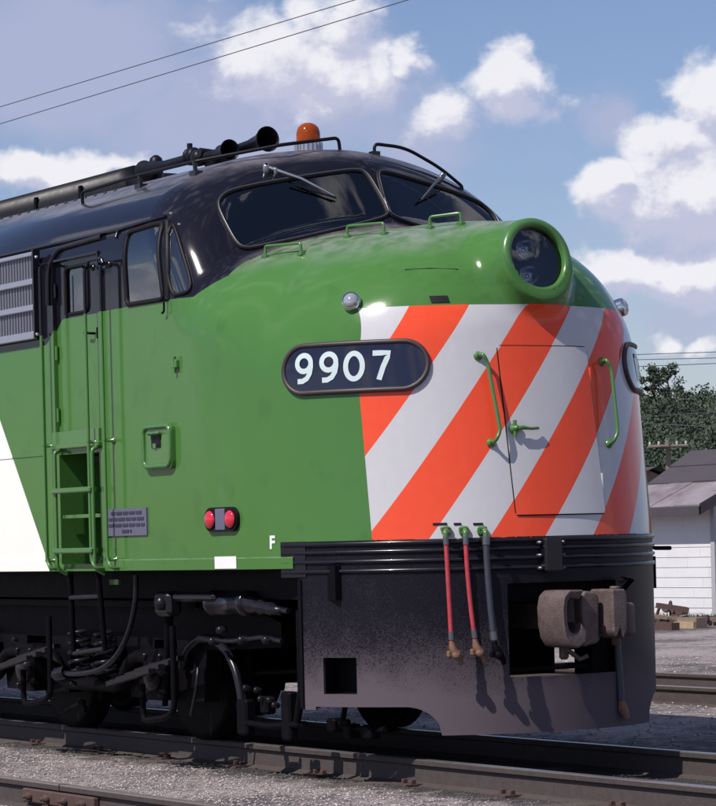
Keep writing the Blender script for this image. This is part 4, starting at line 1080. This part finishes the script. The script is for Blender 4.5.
MB().box(p4-np.array([0, .05, .05]), p5+np.array([.05, .05, .03]), bev=.02).build('slack_adjuster', 'greasy_iron', bcyl)
q = on_y(170, 600, -1.33); MB().box(q-np.array([.14, .06, .11]), q+np.array([.08, .06, .06]), bev=.03).lathe([(0, .05), (.04, .05), (.05, 0)], q+np.array([.0, -.06, -.02]), (0, -1, 0), 10).build('lever_bracket', 'greasy_iron', bcyl)
MB().tube([on_y(169, 608, -1.30), on_y(168, 650, -1.28), on_y(165, 705, -1.25)], [.035, .03, .022], 8).build('brake_lever', 'dark_iron', truck)
MB().tube([on_y(300, 610, -1.22), on_y(302, 690, -1.22), on_y(297, 722, -1.22)], [.03, .03, .025], 8).build('brake_lever', 'dark_iron', truck)
MB().tube([on_y(192, 672, -1.24), on_y(198, 668, -1.24), on_y(196, 690, -1.24), on_y(191, 716, -1.24)], .012, 6).build('sand_pipe', 'greasy_iron', truck)
MB().tube(rounded([on_y(205, 640, -1.25), on_y(232, 641, -1.25), on_y(262, 637, -1.25), on_y(282, 641, -1.25)], .04), .016, 8).build('brake_pipe', 'greasy_iron', truck)
for (px, py) in ((214, 641), (243, 640), (268, 640), (222, 630)):
    q = on_y(px, py, -1.26); MB().lathe([(-.03, .028), (.03, .028), (.036, .02), (.05, 0)], q, (0, -1, 0), 8).build('pipe_union', 'greasy_iron', truck)
# foundation gear between the leading wheel and the apron
for (px, py, w, h) in ((246, 717, .07, .12), (290, 716, .06, .16), (268, 705, .05, .06)):
    q = on_y(px, py, -1.16); MB().box(q-np.array([w, .04, h]), q+np.array([w, .04, h]), bev=.015).build('brake_bracket', 'dark_iron', truck)
MB().tube(rounded([on_y(240, 722, -1.18), on_y(270, 726, -1.18), on_y(305, 724, -1.18)], .03), .022, 8).build('brake_beam', 'dark_iron', truck)
for k, (px, py) in enumerate(((247, 688), (258, 690), (262, 699), (271, 700), (276, 705))):
    q = on_y(px, py, -1.2); MB().lathe([(-.02, .02), (.025, .02), (.035, 0)], q, (.2, -1, .3), 8).build('pin', 'greasy_iron', truck)
for (px, py) in ((336, 724), (352, 730), (372, 731)):
    q = on_y(px, py, -1.0); MB().box(q-np.array([.05, .05, .05]), q+np.array([.05, .05, .04]), bev=.015).tube([q, q+np.array([.16, 0, .02])], .02, 6).build('sand_trap', 'dark_iron', truck)
MB().tube([on_y(342, 727, -1.0), on_y(346, 700, -1.0), on_y(352, 690, -1.0)], .018, 6).build('sand_pipe', 'dark_iron', truck)
# hanging steps with slatted treads and stirrup hangers
def step_unit(pxs):
    (ax_, ay_), (bx_, by_) = pxs
    a, b = on_y(ax_, ay_, -1.42), on_y(bx_, by_, -1.42)
    a = a.copy(); b = b.copy()
    fr = MB().tube(rounded([b+np.array([.03, .05, .30]), b+np.array([.03, .05, -.28]), b+np.array([-.10, .05, -.33]), a+np.array([.22, .05, -.26]), a+np.array([.22, .05, .0])], .06), .022, 8).build('step_hanger', 'dark_iron', truck)
    for k in range(4):
        o_ = np.array([0, -.10+.075*k, .026*k])
        MB().box(a+o_-np.array([0, .026, .016]), a+o_+np.array([np.linalg.norm(b-a), .026, .016]), rot=(np.array([[(b-a)[0], 0, -(b-a)[2]], [0, np.linalg.norm(b-a), 0], [(b-a)[2], 0, (b-a)[0]]])/np.linalg.norm(b-a), a+o_)).build('step_slat', 'greasy_iron', fr)
step_unit(((5, 669), (42, 657)))
step_unit(((122, 683), (165, 670)))
# ladder below the door
la, lb, lc, ld = on_y(70, 575, -1.45), on_y(74, 655, -1.38), on_y(98, 575, -1.45), on_y(105, 650, -1.38)
for a, b in ((la, lb), (lc, ld)): MB().tube([a+np.array([0, 0, .05]), b], .022, 8).build('lower_ladder_rail', 'dark_iron', loco)
for w in (.28, .98):
    MB().tube([la*(1-w)+lb*w, lc*(1-w)+ld*w], .020, 8).build('lower_ladder_rung', 'greasy_iron', loco)
hp = [on_y(*q, -1.40) for q in ((136, 575), (136, 598), (132, 622), (124, 645), (112, 662), (97, 671), (78, 674), (62, 673))]
MB().tube(rounded(hp, .2, 3), .020, 8).build('brake_hose', 'greasy_iron', loco)
q = hp[-1]; MB().lathe([(-.05, .05), (.06, .05), (.09, .03), (.10, 0)], q, (-1, -.3, -.2), 10).build('hose_coupling', 'greasy_iron', loco)
for (px, py, r) in ((91, 652, .02), (86, 650, .02), (78, 668, .016), (93, 665, .018), (72, 683, .02), (14, 639, .02)):
    q = on_y(px, py, -1.36); MB().lathe([(-.03, r), (.01, r), (.02, 0)], q, (.2, -1, .4), 8).build('bolt', 'greasy_iron', truck)
q = on_y(115, 582, -1.38); MB().box(q-np.array([.07, .01, .018]), q+np.array([.07, .01, .018])).build('stencil_tag', 'green_paint', loco)
MB().tube([on_y(62, 712, -1.2), on_y(84, 702, -1.2)], .02, 6).tube([on_y(80, 700, -1.2), on_y(86, 710, -1.2)], .02, 6).build('brake_rod', 'dark_iron', truck)

# ================================================================== GROUND AND TRACKS
GZ = -.165
n_ = 60
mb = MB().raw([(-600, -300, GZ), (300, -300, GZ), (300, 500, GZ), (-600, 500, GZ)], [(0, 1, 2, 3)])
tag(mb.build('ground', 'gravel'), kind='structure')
RP = [(-.07, -.178), (.07, -.178), (.07, -.165), (.012, -.145), (.009, -.045), (.034, -.034), (.036, -.006), (.030, 0), (-.030, 0), (-.036, -.006), (-.034, -.034), (-.009, -.045), (-.012, -.145), (-.07, -.165)]
def rail(x0, x1, y, parent, head='rail_head'):
    mb = MB(); mb.prism([(y+a, b) for a, b in RP], x0, x1, 'yz'); o = mb.build('rail', 'rail_side', parent)
    o.data.materials.append(MATS[head])
    for p_ in o.data.polygons:
        if p_.normal.z > .5 and p_.center.z > -.01: p_.material_index = 1
    return o
def track(yc, label, x0, x1, tx0, tx1, head='rail_head', sink=0.0):
    t_ = tag(empty('railway_track', ((x0+x1)/2*0, 0, 0)), label, 'track', 'parallel tracks of the rail yard')
    for s_ in (-1, 1): rail(x0, x1, yc+s_*.7525, t_, head)
    tm = None; xx = tx0; k = 0
    while xx < tx1:
        if tm is None:
            mb = MB().box((-.11, -1.28, -.24), (.11, 1.28, -.170), bev=.012); first = mb.build('tie', 'tie_wood', t_); tm = first.data; o = first
        else:
            o = bpy.data.objects.new('tie', tm); col.objects.link(o); o.parent = t_
        o.location = (xx, yc+random.uniform(-.05, .05), random.uniform(-.010, .014)-sink); o.rotation_euler = (0, 0, random.uniform(-.03, .03))
        xx += .56+random.uniform(-.03, .03); k += 1
    return t_
t1 = track(0.0, 'track with worn bright rails that the locomotive stands on', -60, 40, -9.5, 6.5)
t2 = track(-4.0, 'rusty empty track running in front of the locomotive', -60, 40, -6.5, 4.5, 'old_rail_head', .01)
t3 = track(6.3, 'empty track behind the locomotive, on the shed side', -80, 40, -14, -1, 'old_rail_head', .005)
# joint bar on the rail in front of the engine
ja, jb = on_z(24, 780, 0)[0], on_z(90, 790, 0)[0]; yr = -4.0+.7525
jbar = MB().box((ja, yr-.052, -.128), (jb, yr-.012, -.045), bev=.008).build('joint_bar', 'rust', t2)
for k in range(4):
    xx = ja+(jb-ja)*(k+.5)/4
    MB().lathe([(0, .026), (.024, .026), (.026, .014), (.05, .014), (.05, 0)], (xx, yr-.052, -.088), (0, -1, 0), 6).build('joint_bolt', 'rust', jbar)
MB().box(((ja+jb)/2-.004, yr-.037, -.05), ((ja+jb)/2+.004, yr+.037, .0015)).build('rail_gap', 'rubber', t2)
# spikes and tie plates along the near rails
pl = None
for (tt_, yy) in ((t1, -.7525), (t2, -3.2475)):
    for xx in np.arange(-6.2, 3.2, 1.12):
        mb = MB().box((xx-.09, yy-.16, -.163), (xx+.09, yy+.16, -.150)); mb.build('tie_plate', 'rust', tt_)
        for dx_, dy_ in ((-.05, -.085), (.05, -.085)):
            MB().box((xx+dx_-.012, yy+dy_-.016, -.152), (xx+dx_+.012, yy+dy_+.020, -.122), bev=.004).build('spike', 'rust', tt_)

# loose stone: small angular pieces, too many to count
def stones(n, xr, yr_, smin_, smax_, zb, name, label):
    oct_ = np.array([(1, 0, 0), (0, 1, 0), (-1, 0, 0), (0, -1, 0), (0, 0, 1), (0, 0, -1)], float)
    fc = np.array([(0, 1, 4), (1, 2, 4), (2, 3, 4), (3, 0, 4), (1, 0, 5), (2, 1, 5), (3, 2, 5), (0, 3, 5)])
    X = RNG.uniform(*xr, n); Y = RNG.uniform(*yr_, n)
    S = smin_*(smax_/smin_)**(RNG.random(n)**1.8)
    keep = np.ones(n, bool)
    for yy in (-.7525, .7525, -3.2475, -4.7525): keep &= np.abs(Y-yy) > .075
    X, Y, S = X[keep], Y[keep], S[keep]; n = len(X)
    V = oct_[None]*RNG.uniform(.55, 1.25, (n, 6, 3))*S[:, None, None]*np.array([1, 1, .7])
    A = RNG.uniform(0, 6.28, n); c, s_ = np.cos(A)[:, None], np.sin(A)[:, None]
    V = np.stack([V[..., 0]*c-V[..., 1]*s_, V[..., 0]*s_+V[..., 1]*c, V[..., 2]], -1)
    V += np.stack([X, Y, np.full(n, zb)+S*.25], -1)[:, None]
    Fq = (fc[None]+(np.arange(n)*6)[:, None, None]).reshape(-1, 3)
    o = link(name, np_mesh(name, V.reshape(-1, 3), Fq), 'pebble'); return tag(o, label, 'stones', kind='stuff')
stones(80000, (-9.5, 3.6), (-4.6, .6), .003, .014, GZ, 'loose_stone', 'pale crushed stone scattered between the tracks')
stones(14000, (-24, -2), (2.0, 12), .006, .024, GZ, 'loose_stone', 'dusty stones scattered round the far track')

# ================================================================== SHED AND YARD BEHIND
shed = tag(empty('white_shed', (-26, 20, -.25)), 'low white clapboard shed with dark patched roof behind the tracks', 'shed')
def kid(o): o.parent = shed; o.matrix_parent_inverse = Matrix.Translation((26, -20, .25)); return o
XR_ = on_y(714, 560, 20.0)[0]; YW, ZB, ZE = 20.0, -.25, 1.80
EY = 19.62; EC = on_y(699.5, 507, EY); EZ = EC[2]; RXR = EC[0]; RY = 21.7; RT = on_y(691, 455, RY); RZ = RT[2]; XL_ = on_y(648, 487, EY+(RY-EY)*.42)[0]
kid(MB().box((XL_+.02, YW+.06, ZB), (XR_-.02, 2*RY-20.0-.06, ZE+.05)).build('wall_core', 'trim_grey'))
nb_ = 12; hbd = (ZE-ZB)/nb_; bmesh_ = None
for i in range(nb_):
    z0 = ZB+i*hbd
    P = [(YW+.055, z0), (YW+.004, z0), (YW+.014, z0+hbd+.008), (YW+.055, z0+hbd+.008)]
    splits = [XL_, XL_+random.uniform(.8, 2.4), XR_-.06]
    for a, b in zip(splits[:-1], splits[1:]):
        o = MB().prism(P, a+.002, b-.002, 'yz').build('siding_board', 'siding_white'); kid(o)
kid(MB().box((XR_-.06, YW-.02, ZB), (XR_+.05, YW+.10, ZE)).build('corner_board', 'trim_grey'))
for i in range(nb_):
    z0 = ZB+i*hbd
    o = MB().prism([(XR_-.02, z0), (XR_+.03, z0), (XR_+.008, z0+hbd+.02), (XR_-.02, z0+hbd+.02)], YW+.1, 2*RY-20.0, 'xz'); 
    kid(o.build('end_board', 'siding_white'))
# roof slope in courses of panels between eave and ridge, hipped at the far end
def rp_(u, x):
    return (x, EY+(RY-EY)*u, EZ+(RZ-EZ)*u)
def left_edge(u): return -35.8+5.4*u if u < 2 else 0
for (u0, u1, mt, npn, th) in ((0, .42, 'roof_tin', 4, .03), (.42, .72, 'shingle_dark', 2, .05), (.72, 1.0, 'shingle_dark', 2, .07)):
    for k in range(npn):
        w0, w1 = k/npn, (k+1)/npn
        q = []
        for u in (u0, u1+.012):
            xl = XL_+(RT[0]-XL_)*max(0, (u-.42)/.58)*1.0-.35*max(0, .42-u); xa = xl+(RXR-xl)*w0; xb = xl+(RXR-xl)*w1
            q.append((rp_(u, xa-.004), rp_(u, xb+.004)))
        (a, b), (d, c) = q
        up = np.array([0, -.27*th, .96*th]); lift = np.array([0, 0, .012*(k % 2)])
        lo_ = [np.array(v)+lift for v in (a, b, c, d)]; hi_ = [v+up for v in lo_]
        kid(MB().raw(lo_+hi_, [(0, 1, 2, 3), (4, 7, 6, 5), (0, 4, 5, 1), (1, 5, 6, 2), (2, 6, 7, 3), (3, 7, 4, 0)]).build('roof_panel', mt))
kid(MB().raw([rp_(1.0, RT[0]), rp_(1.0, RXR), (RXR, 2*RY-EY, EZ), (XL_-.15, 2*RY-EY, EZ)], [(0, 1, 2, 3)]).build('rear_roof_slope', 'shingle_dark'))
kid(MB().raw([rp_(0, XL_-.15), rp_(1.0, RT[0]), (XL_-.15, 2*RY-EY, EZ)], [(0, 1, 2)]).build('hip_roof_slope', 'shingle_dark'))
kid(MB().raw([(XR_, YW+.06, ZE), (XR_, 2*RY-20, ZE), (XR_, RY, RZ-.12)], [(0, 1, 2)]).build('gable_wall', 'siding_white'))
kid(MB().tube([rp_(1.0, RT[0]), rp_(1.0, RXR)], .06, 6).build('ridge_cap', 'shingle_dark'))
kid(MB().box((XL_-.15, EY-.015, EZ-.13), (RXR, EY+.02, EZ+.015)).build('fascia_board', 'shingle_dark'))
mb = MB(); a, b = np.array(rp_(0, RXR)), np.array(rp_(1, RXR)); 
kid(mb.raw([a+np.array([0, 0, -.12]), b+np.array([0, 0, -.12]), b+np.array([0, 0, .06]), a+np.array([0, 0, .06]), a+np.array([.03, 0, -.12]), b+np.array([.03, 0, -.12]), b+np.array([.03, 0, .06]), a+np.array([.03, 0, .06])], [(0, 1, 2, 3), (4, 7, 6, 5), (0, 4, 5, 1), (2, 6, 7, 3)]).build('rake_board', 'shingle_dark'))
# another low building behind, only its dark roof end shows
ob = tag(empty('dark_roofed_hut', (-52, 34, -.2)), 'small dark roofed hut half hidden behind the white shed', 'hut')
pk = at_depth(646, 467, 66)
mb = MB().prism([(pk[1]-2.2, 1.0), (pk[1]+2.2, 1.0), (pk[1], 2.0+.0)], pk[0]-5, pk[0]+.2, 'yz'); z_off = pk[2]-2.0
rf_ = MB().raw([(pk[0]-5, pk[1]-3.2, pk[2]-1.1), (pk[0]+.4, pk[1]-3.2, pk[2]-1.1), (pk[0]+.4, pk[1], pk[2]), (pk[0]-5, pk[1], pk[2]), (pk[0]-5, pk[1]+3.2, pk[2]-1.1), (pk[0]+.4, pk[1]+3.2, pk[2]-1.1)], [(0, 1, 2, 3), (3, 2, 5, 4)]).build('roof', 'shingle_dark', ob)
wl_ = MB().prism([(pk[1]-2.9, -.2), (pk[1]+2.9, -.2), (pk[1]+2.9, pk[2]-1.05), (pk[1], pk[2]-.08), (pk[1]-2.9, pk[2]-1.05)], pk[0]-4.8, pk[0]+.1, 'yz').build('wall', 'weathered_timber', ob)
for o in (rf_, wl_): o.matrix_parent_inverse = Matrix.Translation((52, -34, .2))

# scrap heap against the shed wall
SB = on_y(672, 632, 18.6)
def bar(px0, py0, px1, py1, y, r, mat, name, label, sq=True):
    a, b = on_y(px0, py0, y), on_y(px1, py1, y)
    r *= 1.5; a[2] = max(a[2], GZ+r); b[2] = max(b[2], GZ+r)
    d = b-a; L_ = np.linalg.norm(d); d /= L_; up = np.array([0, 0, 1.]); e1 = np.cross(d, up); e1 /= np.linalg.norm(e1); e2 = np.cross(e1, d)
    V = [p_+sx*e1*r*1.3+sz*e2*r for p_ in (a, b) for sx, sz in ((-1, -1), (1, -1), (1, 1), (-1, 1))]
    o = MB().raw(V, [(0, 1, 2, 3), (4, 7, 6, 5), (0, 4, 5, 1), (1, 5, 6, 2), (2, 6, 7, 3), (3, 7, 4, 0)]).build(name, mat)
    return tag(o, label, 'scrap', 'scrap heap beside the shed')
bar(654, 618, 672, 622, 18.9, .045, 'tan_timber', 'old_timber', 'pale tan split timber lying on top of the scrap heap')
bar(674, 637, 702, 629, 18.4, .055, 'weathered_timber', 'old_timber', 'long brown timber at the shed corner end of the scrap heap')
bar(660, 628, 700, 625, 18.8, .050, 'rust', 'old_timber', 'rusty red beam lying along the back of the scrap heap')
bar(655, 634, 673, 627, 18.6, .055, 'weathered_timber', 'old_timber', 'short brown timber slanting through the middle of the scrap heap')
bar(672, 613, 685, 611.5, 18.9, .03, 'rust', 'scrap_bar', 'stubby rusty bar poking out of the top of the scrap heap')
bar(674, 616, 686, 623, 18.7, .02, 'rust', 'scrap_bar', 'thin rusty rod leaning down the side of the scrap heap')
bar(654, 640, 676, 643, 17.6, .04, 'rust', 'old_plank', 'reddish plank lying flat in front of the scrap heap')
bar(676, 634, 697, 632.5, 18.3, .035, 'tan_timber', 'old_plank', 'tan plank lying across the long brown timber of the scrap heap')
bar(684, 625, 716, 627, 19.3, .03, 'weathered_timber', 'fallen_pole', 'dark pole lying along the foot of the shed wall')
P = [on_y(*q, 18.8) for q in ((657, 615), (659, 608), (662, 606), (664, 611), (669, 611), (670.5, 600.5), (671, 606), (673, 613))]
tag(MB().tube(rounded(P, .06), .026, 6).build('bent_iron', 'rust'), 'bent rusty iron bracket standing up on the scrap heap', 'scrap', 'scrap heap beside the shed')
for k, (px, py, r) in enumerate(((664, 632, .10), (669, 635, .085))):
    q = on_y(px, py, 18.2); q[2] = max(q[2], GZ+r)
    w_ = tag(MB().lathe([(-.05, r*.45), (-.06, r), (.06, r), (.05, r*.45), (-.05, r*.45)], q, (.55, -.8, .1), 18).build('iron_hoop', 'rust'), ('larger rusty iron hoop leaning in the scrap heap', 'smaller rusty iron hoop leaning in the scrap heap')[k], 'scrap', 'scrap heap beside the shed')

random.seed(21); pc_ = on_y(676, 634, 18.5)
for k in range(11):
    w = random.uniform(-.42, .40); c_ = np.array([pc_[0], pc_[1], 0])+_r*w+np.array([_f[0], _f[1], 0])*random.uniform(-.35, .35)
    hgt = max(0.0, .30-.55*abs(w))*random.random()+.05
    c_[2] = GZ+hgt; an = random.uniform(-.9, .9); d_ = _r*math.cos(an)+_f*math.sin(an)+np.array([0, 0, random.uniform(-.18, .18)]); L_ = random.uniform(.22, .42); th = random.uniform(.022, .05)
    e1 = np.cross(d_, (0, 0, 1.)); e1 /= np.linalg.norm(e1); e2 = np.cross(e1, d_); e2 /= np.linalg.norm(e2)
    V = [c_+d_*L_*sg*(1+.12*sx)+sx*e1*th*1.6+sz*e2*th for sg in (-1, 1) for sx, sz in ((-1, -1), (1, -1), (1, 1), (-1, 1))]
    tag(MB().raw(V, [(0, 1, 2, 3), (4, 7, 6, 5), (0, 4, 5, 1), (1, 5, 6, 2), (2, 6, 7, 3), (3, 7, 4, 0)]).build('broken_timber', ('rust', 'weathered_timber', 'rust', 'tan_timber')[k % 4] if k % 4 != 3 else 'weathered_timber'), 'short broken piece jumbled in the scrap heap by the shed', 'scrap', 'short pieces in the scrap heap')
pb_ = on_z(671, 695, GZ); 
bd_ = MB().box((-.62, -.10, 0), (.62, .10, .03), bev=.006).build('loose_board', 'tan_timber'); bd_.location = (pb_[0], pb_[1], GZ+.004); bd_.rotation_euler = (0, .01, math.radians(62))
tag(bd_, 'pale weathered board lying on the ground beside the far track', 'board')
# weeds along the wall foot
def blades(n, xr, yr_, h0, h1, name, label):
    X = RNG.uniform(*xr, n); Y = RNG.uniform(*yr_, n); Hh = RNG.uniform(h0, h1, n); A = RNG.uniform(0, 6.28, n); B = RNG.normal(0, .4, (n, 2))
    w = .012+Hh*.05; dx_ = np.cos(A)*w; dy_ = np.sin(A)*w
    V = np.stack([np.stack([X-dx_, Y-dy_, np.full(n, GZ)], -1), np.stack([X+dx_, Y+dy_, np.full(n, GZ)], -1), np.stack([X+B[:, 0]*Hh, Y+B[:, 1]*Hh, GZ+Hh], -1)], 1)
    o = link(name, np_mesh(name, V.reshape(-1, 3), np.arange(3*n).reshape(-1, 3)), 'grass'); return tag(o, label, 'weeds', kind='stuff')
blades(2600, (-30, -22.5), (19.2, 19.9), .06, .22, 'weeds', 'dry green weeds growing along the foot of the shed')
blades(1500, (-30, -23), (14.5, 18.5), .03, .09, 'weeds', 'thin dry grass on the dusty ground before the shed')

# ================================================================== HILLSIDE, TREES, WIRES
hx_ = np.linspace(-1, 1, 60)
def hill_z(d):      # height of the slope, d metres beyond its foot
    return .6+13.0*(1-math.exp(-max(d, 0)/60.))
HF = np.array([_f[0], _f[1]]); HR = np.array([_r[0], _r[1]])
foot = 165.0
mb = MB(); nu_, nv_ = 24, 14; vs = []
for i in range(nu_+1):
    for j in range(nv_+1):
        lat = -160+320*i/nu_; d = j*12.0
        zz = hill_z(d)-1.4+(math.sin(lat*.045)*.3+math.sin(lat*.11+1)*.3)*min(1, d/30) if j else GZ-.3
        P = CAM[:2]+HF*(foot+d)+HR*lat; vs.append((P[0], P[1], zz))
mb.raw(vs, [(i*(nv_+1)+j, (i+1)*(nv_+1)+j, (i+1)*(nv_+1)+j+1, i*(nv_+1)+j+1) for i in range(nu_) for j in range(nv_)], True)
tag(mb.build('hillside', 'wood_leaves'), kind='structure')
def leaf_cloud(centres, radii, per, size, flat=.8):
    out = []
    for c, r in zip(centres, radii):
        n = per; d = RNG.normal(0, 1, (n, 3)); d /= np.linalg.norm(d, axis=1)[:, None]
        rad = r*np.clip(.78+.24*RNG.normal(0, 1, n), .2, 1.35)
        P = c+d*rad[:, None]*np.array([1, 1, flat])
        out.append(P)
    P = np.concatenate(out); n = len(P)
    a = RNG.normal(0, 1, (n, 3)); a /= np.linalg.norm(a, axis=1)[:, None]; b = np.cross(a, RNG.normal(0, 1, (n, 3))); b /= np.linalg.norm(b, axis=1)[:, None]
    s_ = size*RNG.uniform(.5, 1.3, n)[:, None]
    V = np.stack([P-a*s_, P+b*s_*.7, P+a*s_, P-b*s_*.7], 1).reshape(-1, 3)
    return V, np.arange(4*n).reshape(-1, 4)
def wood(n, lat0, lat1, per, size):
    cs, rs = [], []
    for i in range(n):
        d = RNG.uniform(2, 125); lat = RNG.uniform(lat0, lat1)
        P = CAM[:2]+HF*(foot+d)+HR*lat; r = RNG.uniform(1.1, 2.6); c0 = np.array([P[0], P[1], hill_z(d)-1.4+r*.6]); cs.append(c0); rs.append(r)
        for k in range(3):
            q = RNG.normal(0, 1, 3)*r*.7; q[2] = abs(q[2])*.55; cs.append(c0+q); rs.append(r*RNG.uniform(.35, .6))
    return leaf_cloud(cs, rs, per, size)
V1, Q1 = wood(430, 13, 41, 260, .115); V2, Q2 = wood(260, -75, 13, 60, .3); V3, Q3 = wood(120, 41, 75, 60, .3)
V = np.concatenate([V1, V2, V3]); Q = np.concatenate([Q1, Q2+len(V1), Q3+len(V1)+len(V2)])
tag(link('far_wood', np_mesh('far_wood', V, Q), 'wood_leaves'), 'dense dark green wooded hillside beyond the shed', 'woods', kind='stuff')
# two taller trees on the skyline
def tree(px, py_top, depth, h, seed, label, open_=.5):
    random.seed(seed)
    tip = at_depth(px, py_top, depth); base = np.array([tip[0], tip[1], tip[2]-h])
    t_ = tag(empty('tree', tuple(base)), label, 'tree', 'trees on the skyline')
    tr = MB().tube([(0, 0, -1.5), (.1, 0, h*.35), (.0, .15, h*.7), (0, 0, h*.95)], [.22, .17, .10, .03], 7)
    ends = []
    for k in range(22):
        z0 = h*random.uniform(.4, .9); w = random.uniform(0, 6.28); L_ = h*random.uniform(.16, .28)
        e = (L_*math.cos(w), L_*math.sin(w), z0+L_*.6); tr.tube([(0, .05, z0), (e[0]*.5, e[1]*.5, z0+L_*.2), e], [.07, .05, .015], 5); ends.append(e)
    tr.build('trunk', 'bark', t_)
    cs = [np.array(e) for e in ends]+[np.array((0, 0, h*.93))]; rs = [random.uniform(.35, 1.0)*h*.085 for _ in cs]
    V, Q = leaf_cloud(cs, rs, 120, .10); link('crown', np_mesh('crown', V, Q), 'tree_leaves', t_)
tree(652, 366, 262, 8.0, 1, 'taller airy tree rising above the wooded skyline beside the nose')
tree(667, 370, 262, 7.5, 2, 'slightly lower airy tree on the skyline on the shed side of its taller neighbour')
# power pole in front of the wood
q = at_depth(668, 447, 150); base = np.array([q[0], q[1], GZ]); 
pole = tag(empty('utility_pole', tuple(base)), 'wooden utility pole with one crossarm before the wooded hill', 'utility pole')
MB().tube([(0, 0, -.2), (0, 0, q[2]-GZ+.35)], [.17, .13], 8).build('pole_shaft', 'pole_wood', pole)
MB().box((-.06-.0, -.06, q[2]-GZ-.05), (.06, .06, q[2]-GZ+.08)).box((-_r[0]*1.0-.05, -_r[1]*1.0-.05, q[2]-GZ), (_r[0]*1.0+.05, _r[1]*1.0+.05, q[2]-GZ+.02)).build('arm_brace', 'pole_wood', pole)
MB().tube([(-_r[0]*1.0, -_r[1]*1.0, q[2]-GZ+.05), (_r[0]*1.0, _r[1]*1.0, q[2]-GZ+.05)], .075, 6).build('crossarm', 'pole_wood', pole)
for w in (-.9, -.45, .45, .9): MB().lathe([(0, .05), (.12, .07), (.18, .04), (.2, 0)], (_r[0]*w, _r[1]*w, q[2]-GZ+.1), (0, 0, 1), 8).build('insulator', 'trim_grey', pole)
# overhead wires
def wire(p0, p1, r, name, label, group, sag=0.0, ext_=(1.0, 1.0)):
    a, b = np.array(p0), np.array(p1); d = b-a; a2 = a-d*ext_[0]; b2 = b+d*ext_[1]
    pts = [a2+(b2-a2)*w+np.array([0, 0, -sag*4*w*(1-w)]) for w in np.linspace(0, 1, 15)]
    tag(MB().tube(pts, r, 5, cap=False).build(name, 'wire_black'), label, 'wire', group)
wire(at_depth(0, 107, 45), at_depth(355, 0, 38.5), .0062, 'overhead_wire', 'upper of two dark overhead wires crossing the sky above the cab', 'wires over the cab', .0, (2.5, 1.5))
wire(at_depth(0, 124, 45), at_depth(408, 0, 37.2), .0062, 'overhead_wire', 'lower of two dark overhead wires crossing the sky above the cab', 'wires over the cab', .0, (2.5, 1.2))
for k, ((x0, y0), (x1, y1), lab) in enumerate((((625, 355), (716, 352), 'topmost of the distant wires above the wooded hill'), ((625, 360), (716, 358), 'second distant wire from the top above the wooded hill'), ((625, 367), (716, 363.5), 'third distant wire from the top, just above the treetops'),
                                              ((640, 417), (716, 412), 'pale distant wire crossing in front of the wooded hill'), ((640, 423), (716, 427), 'sagging distant wire crossing low before the wooded hill'))):
    wire(at_depth(x0, y0, 120), at_depth(x1, y1, 117), .016 if k < 3 else .013, 'distant_wire', lab, 'distant wires by the hill', 0, (3, 3))
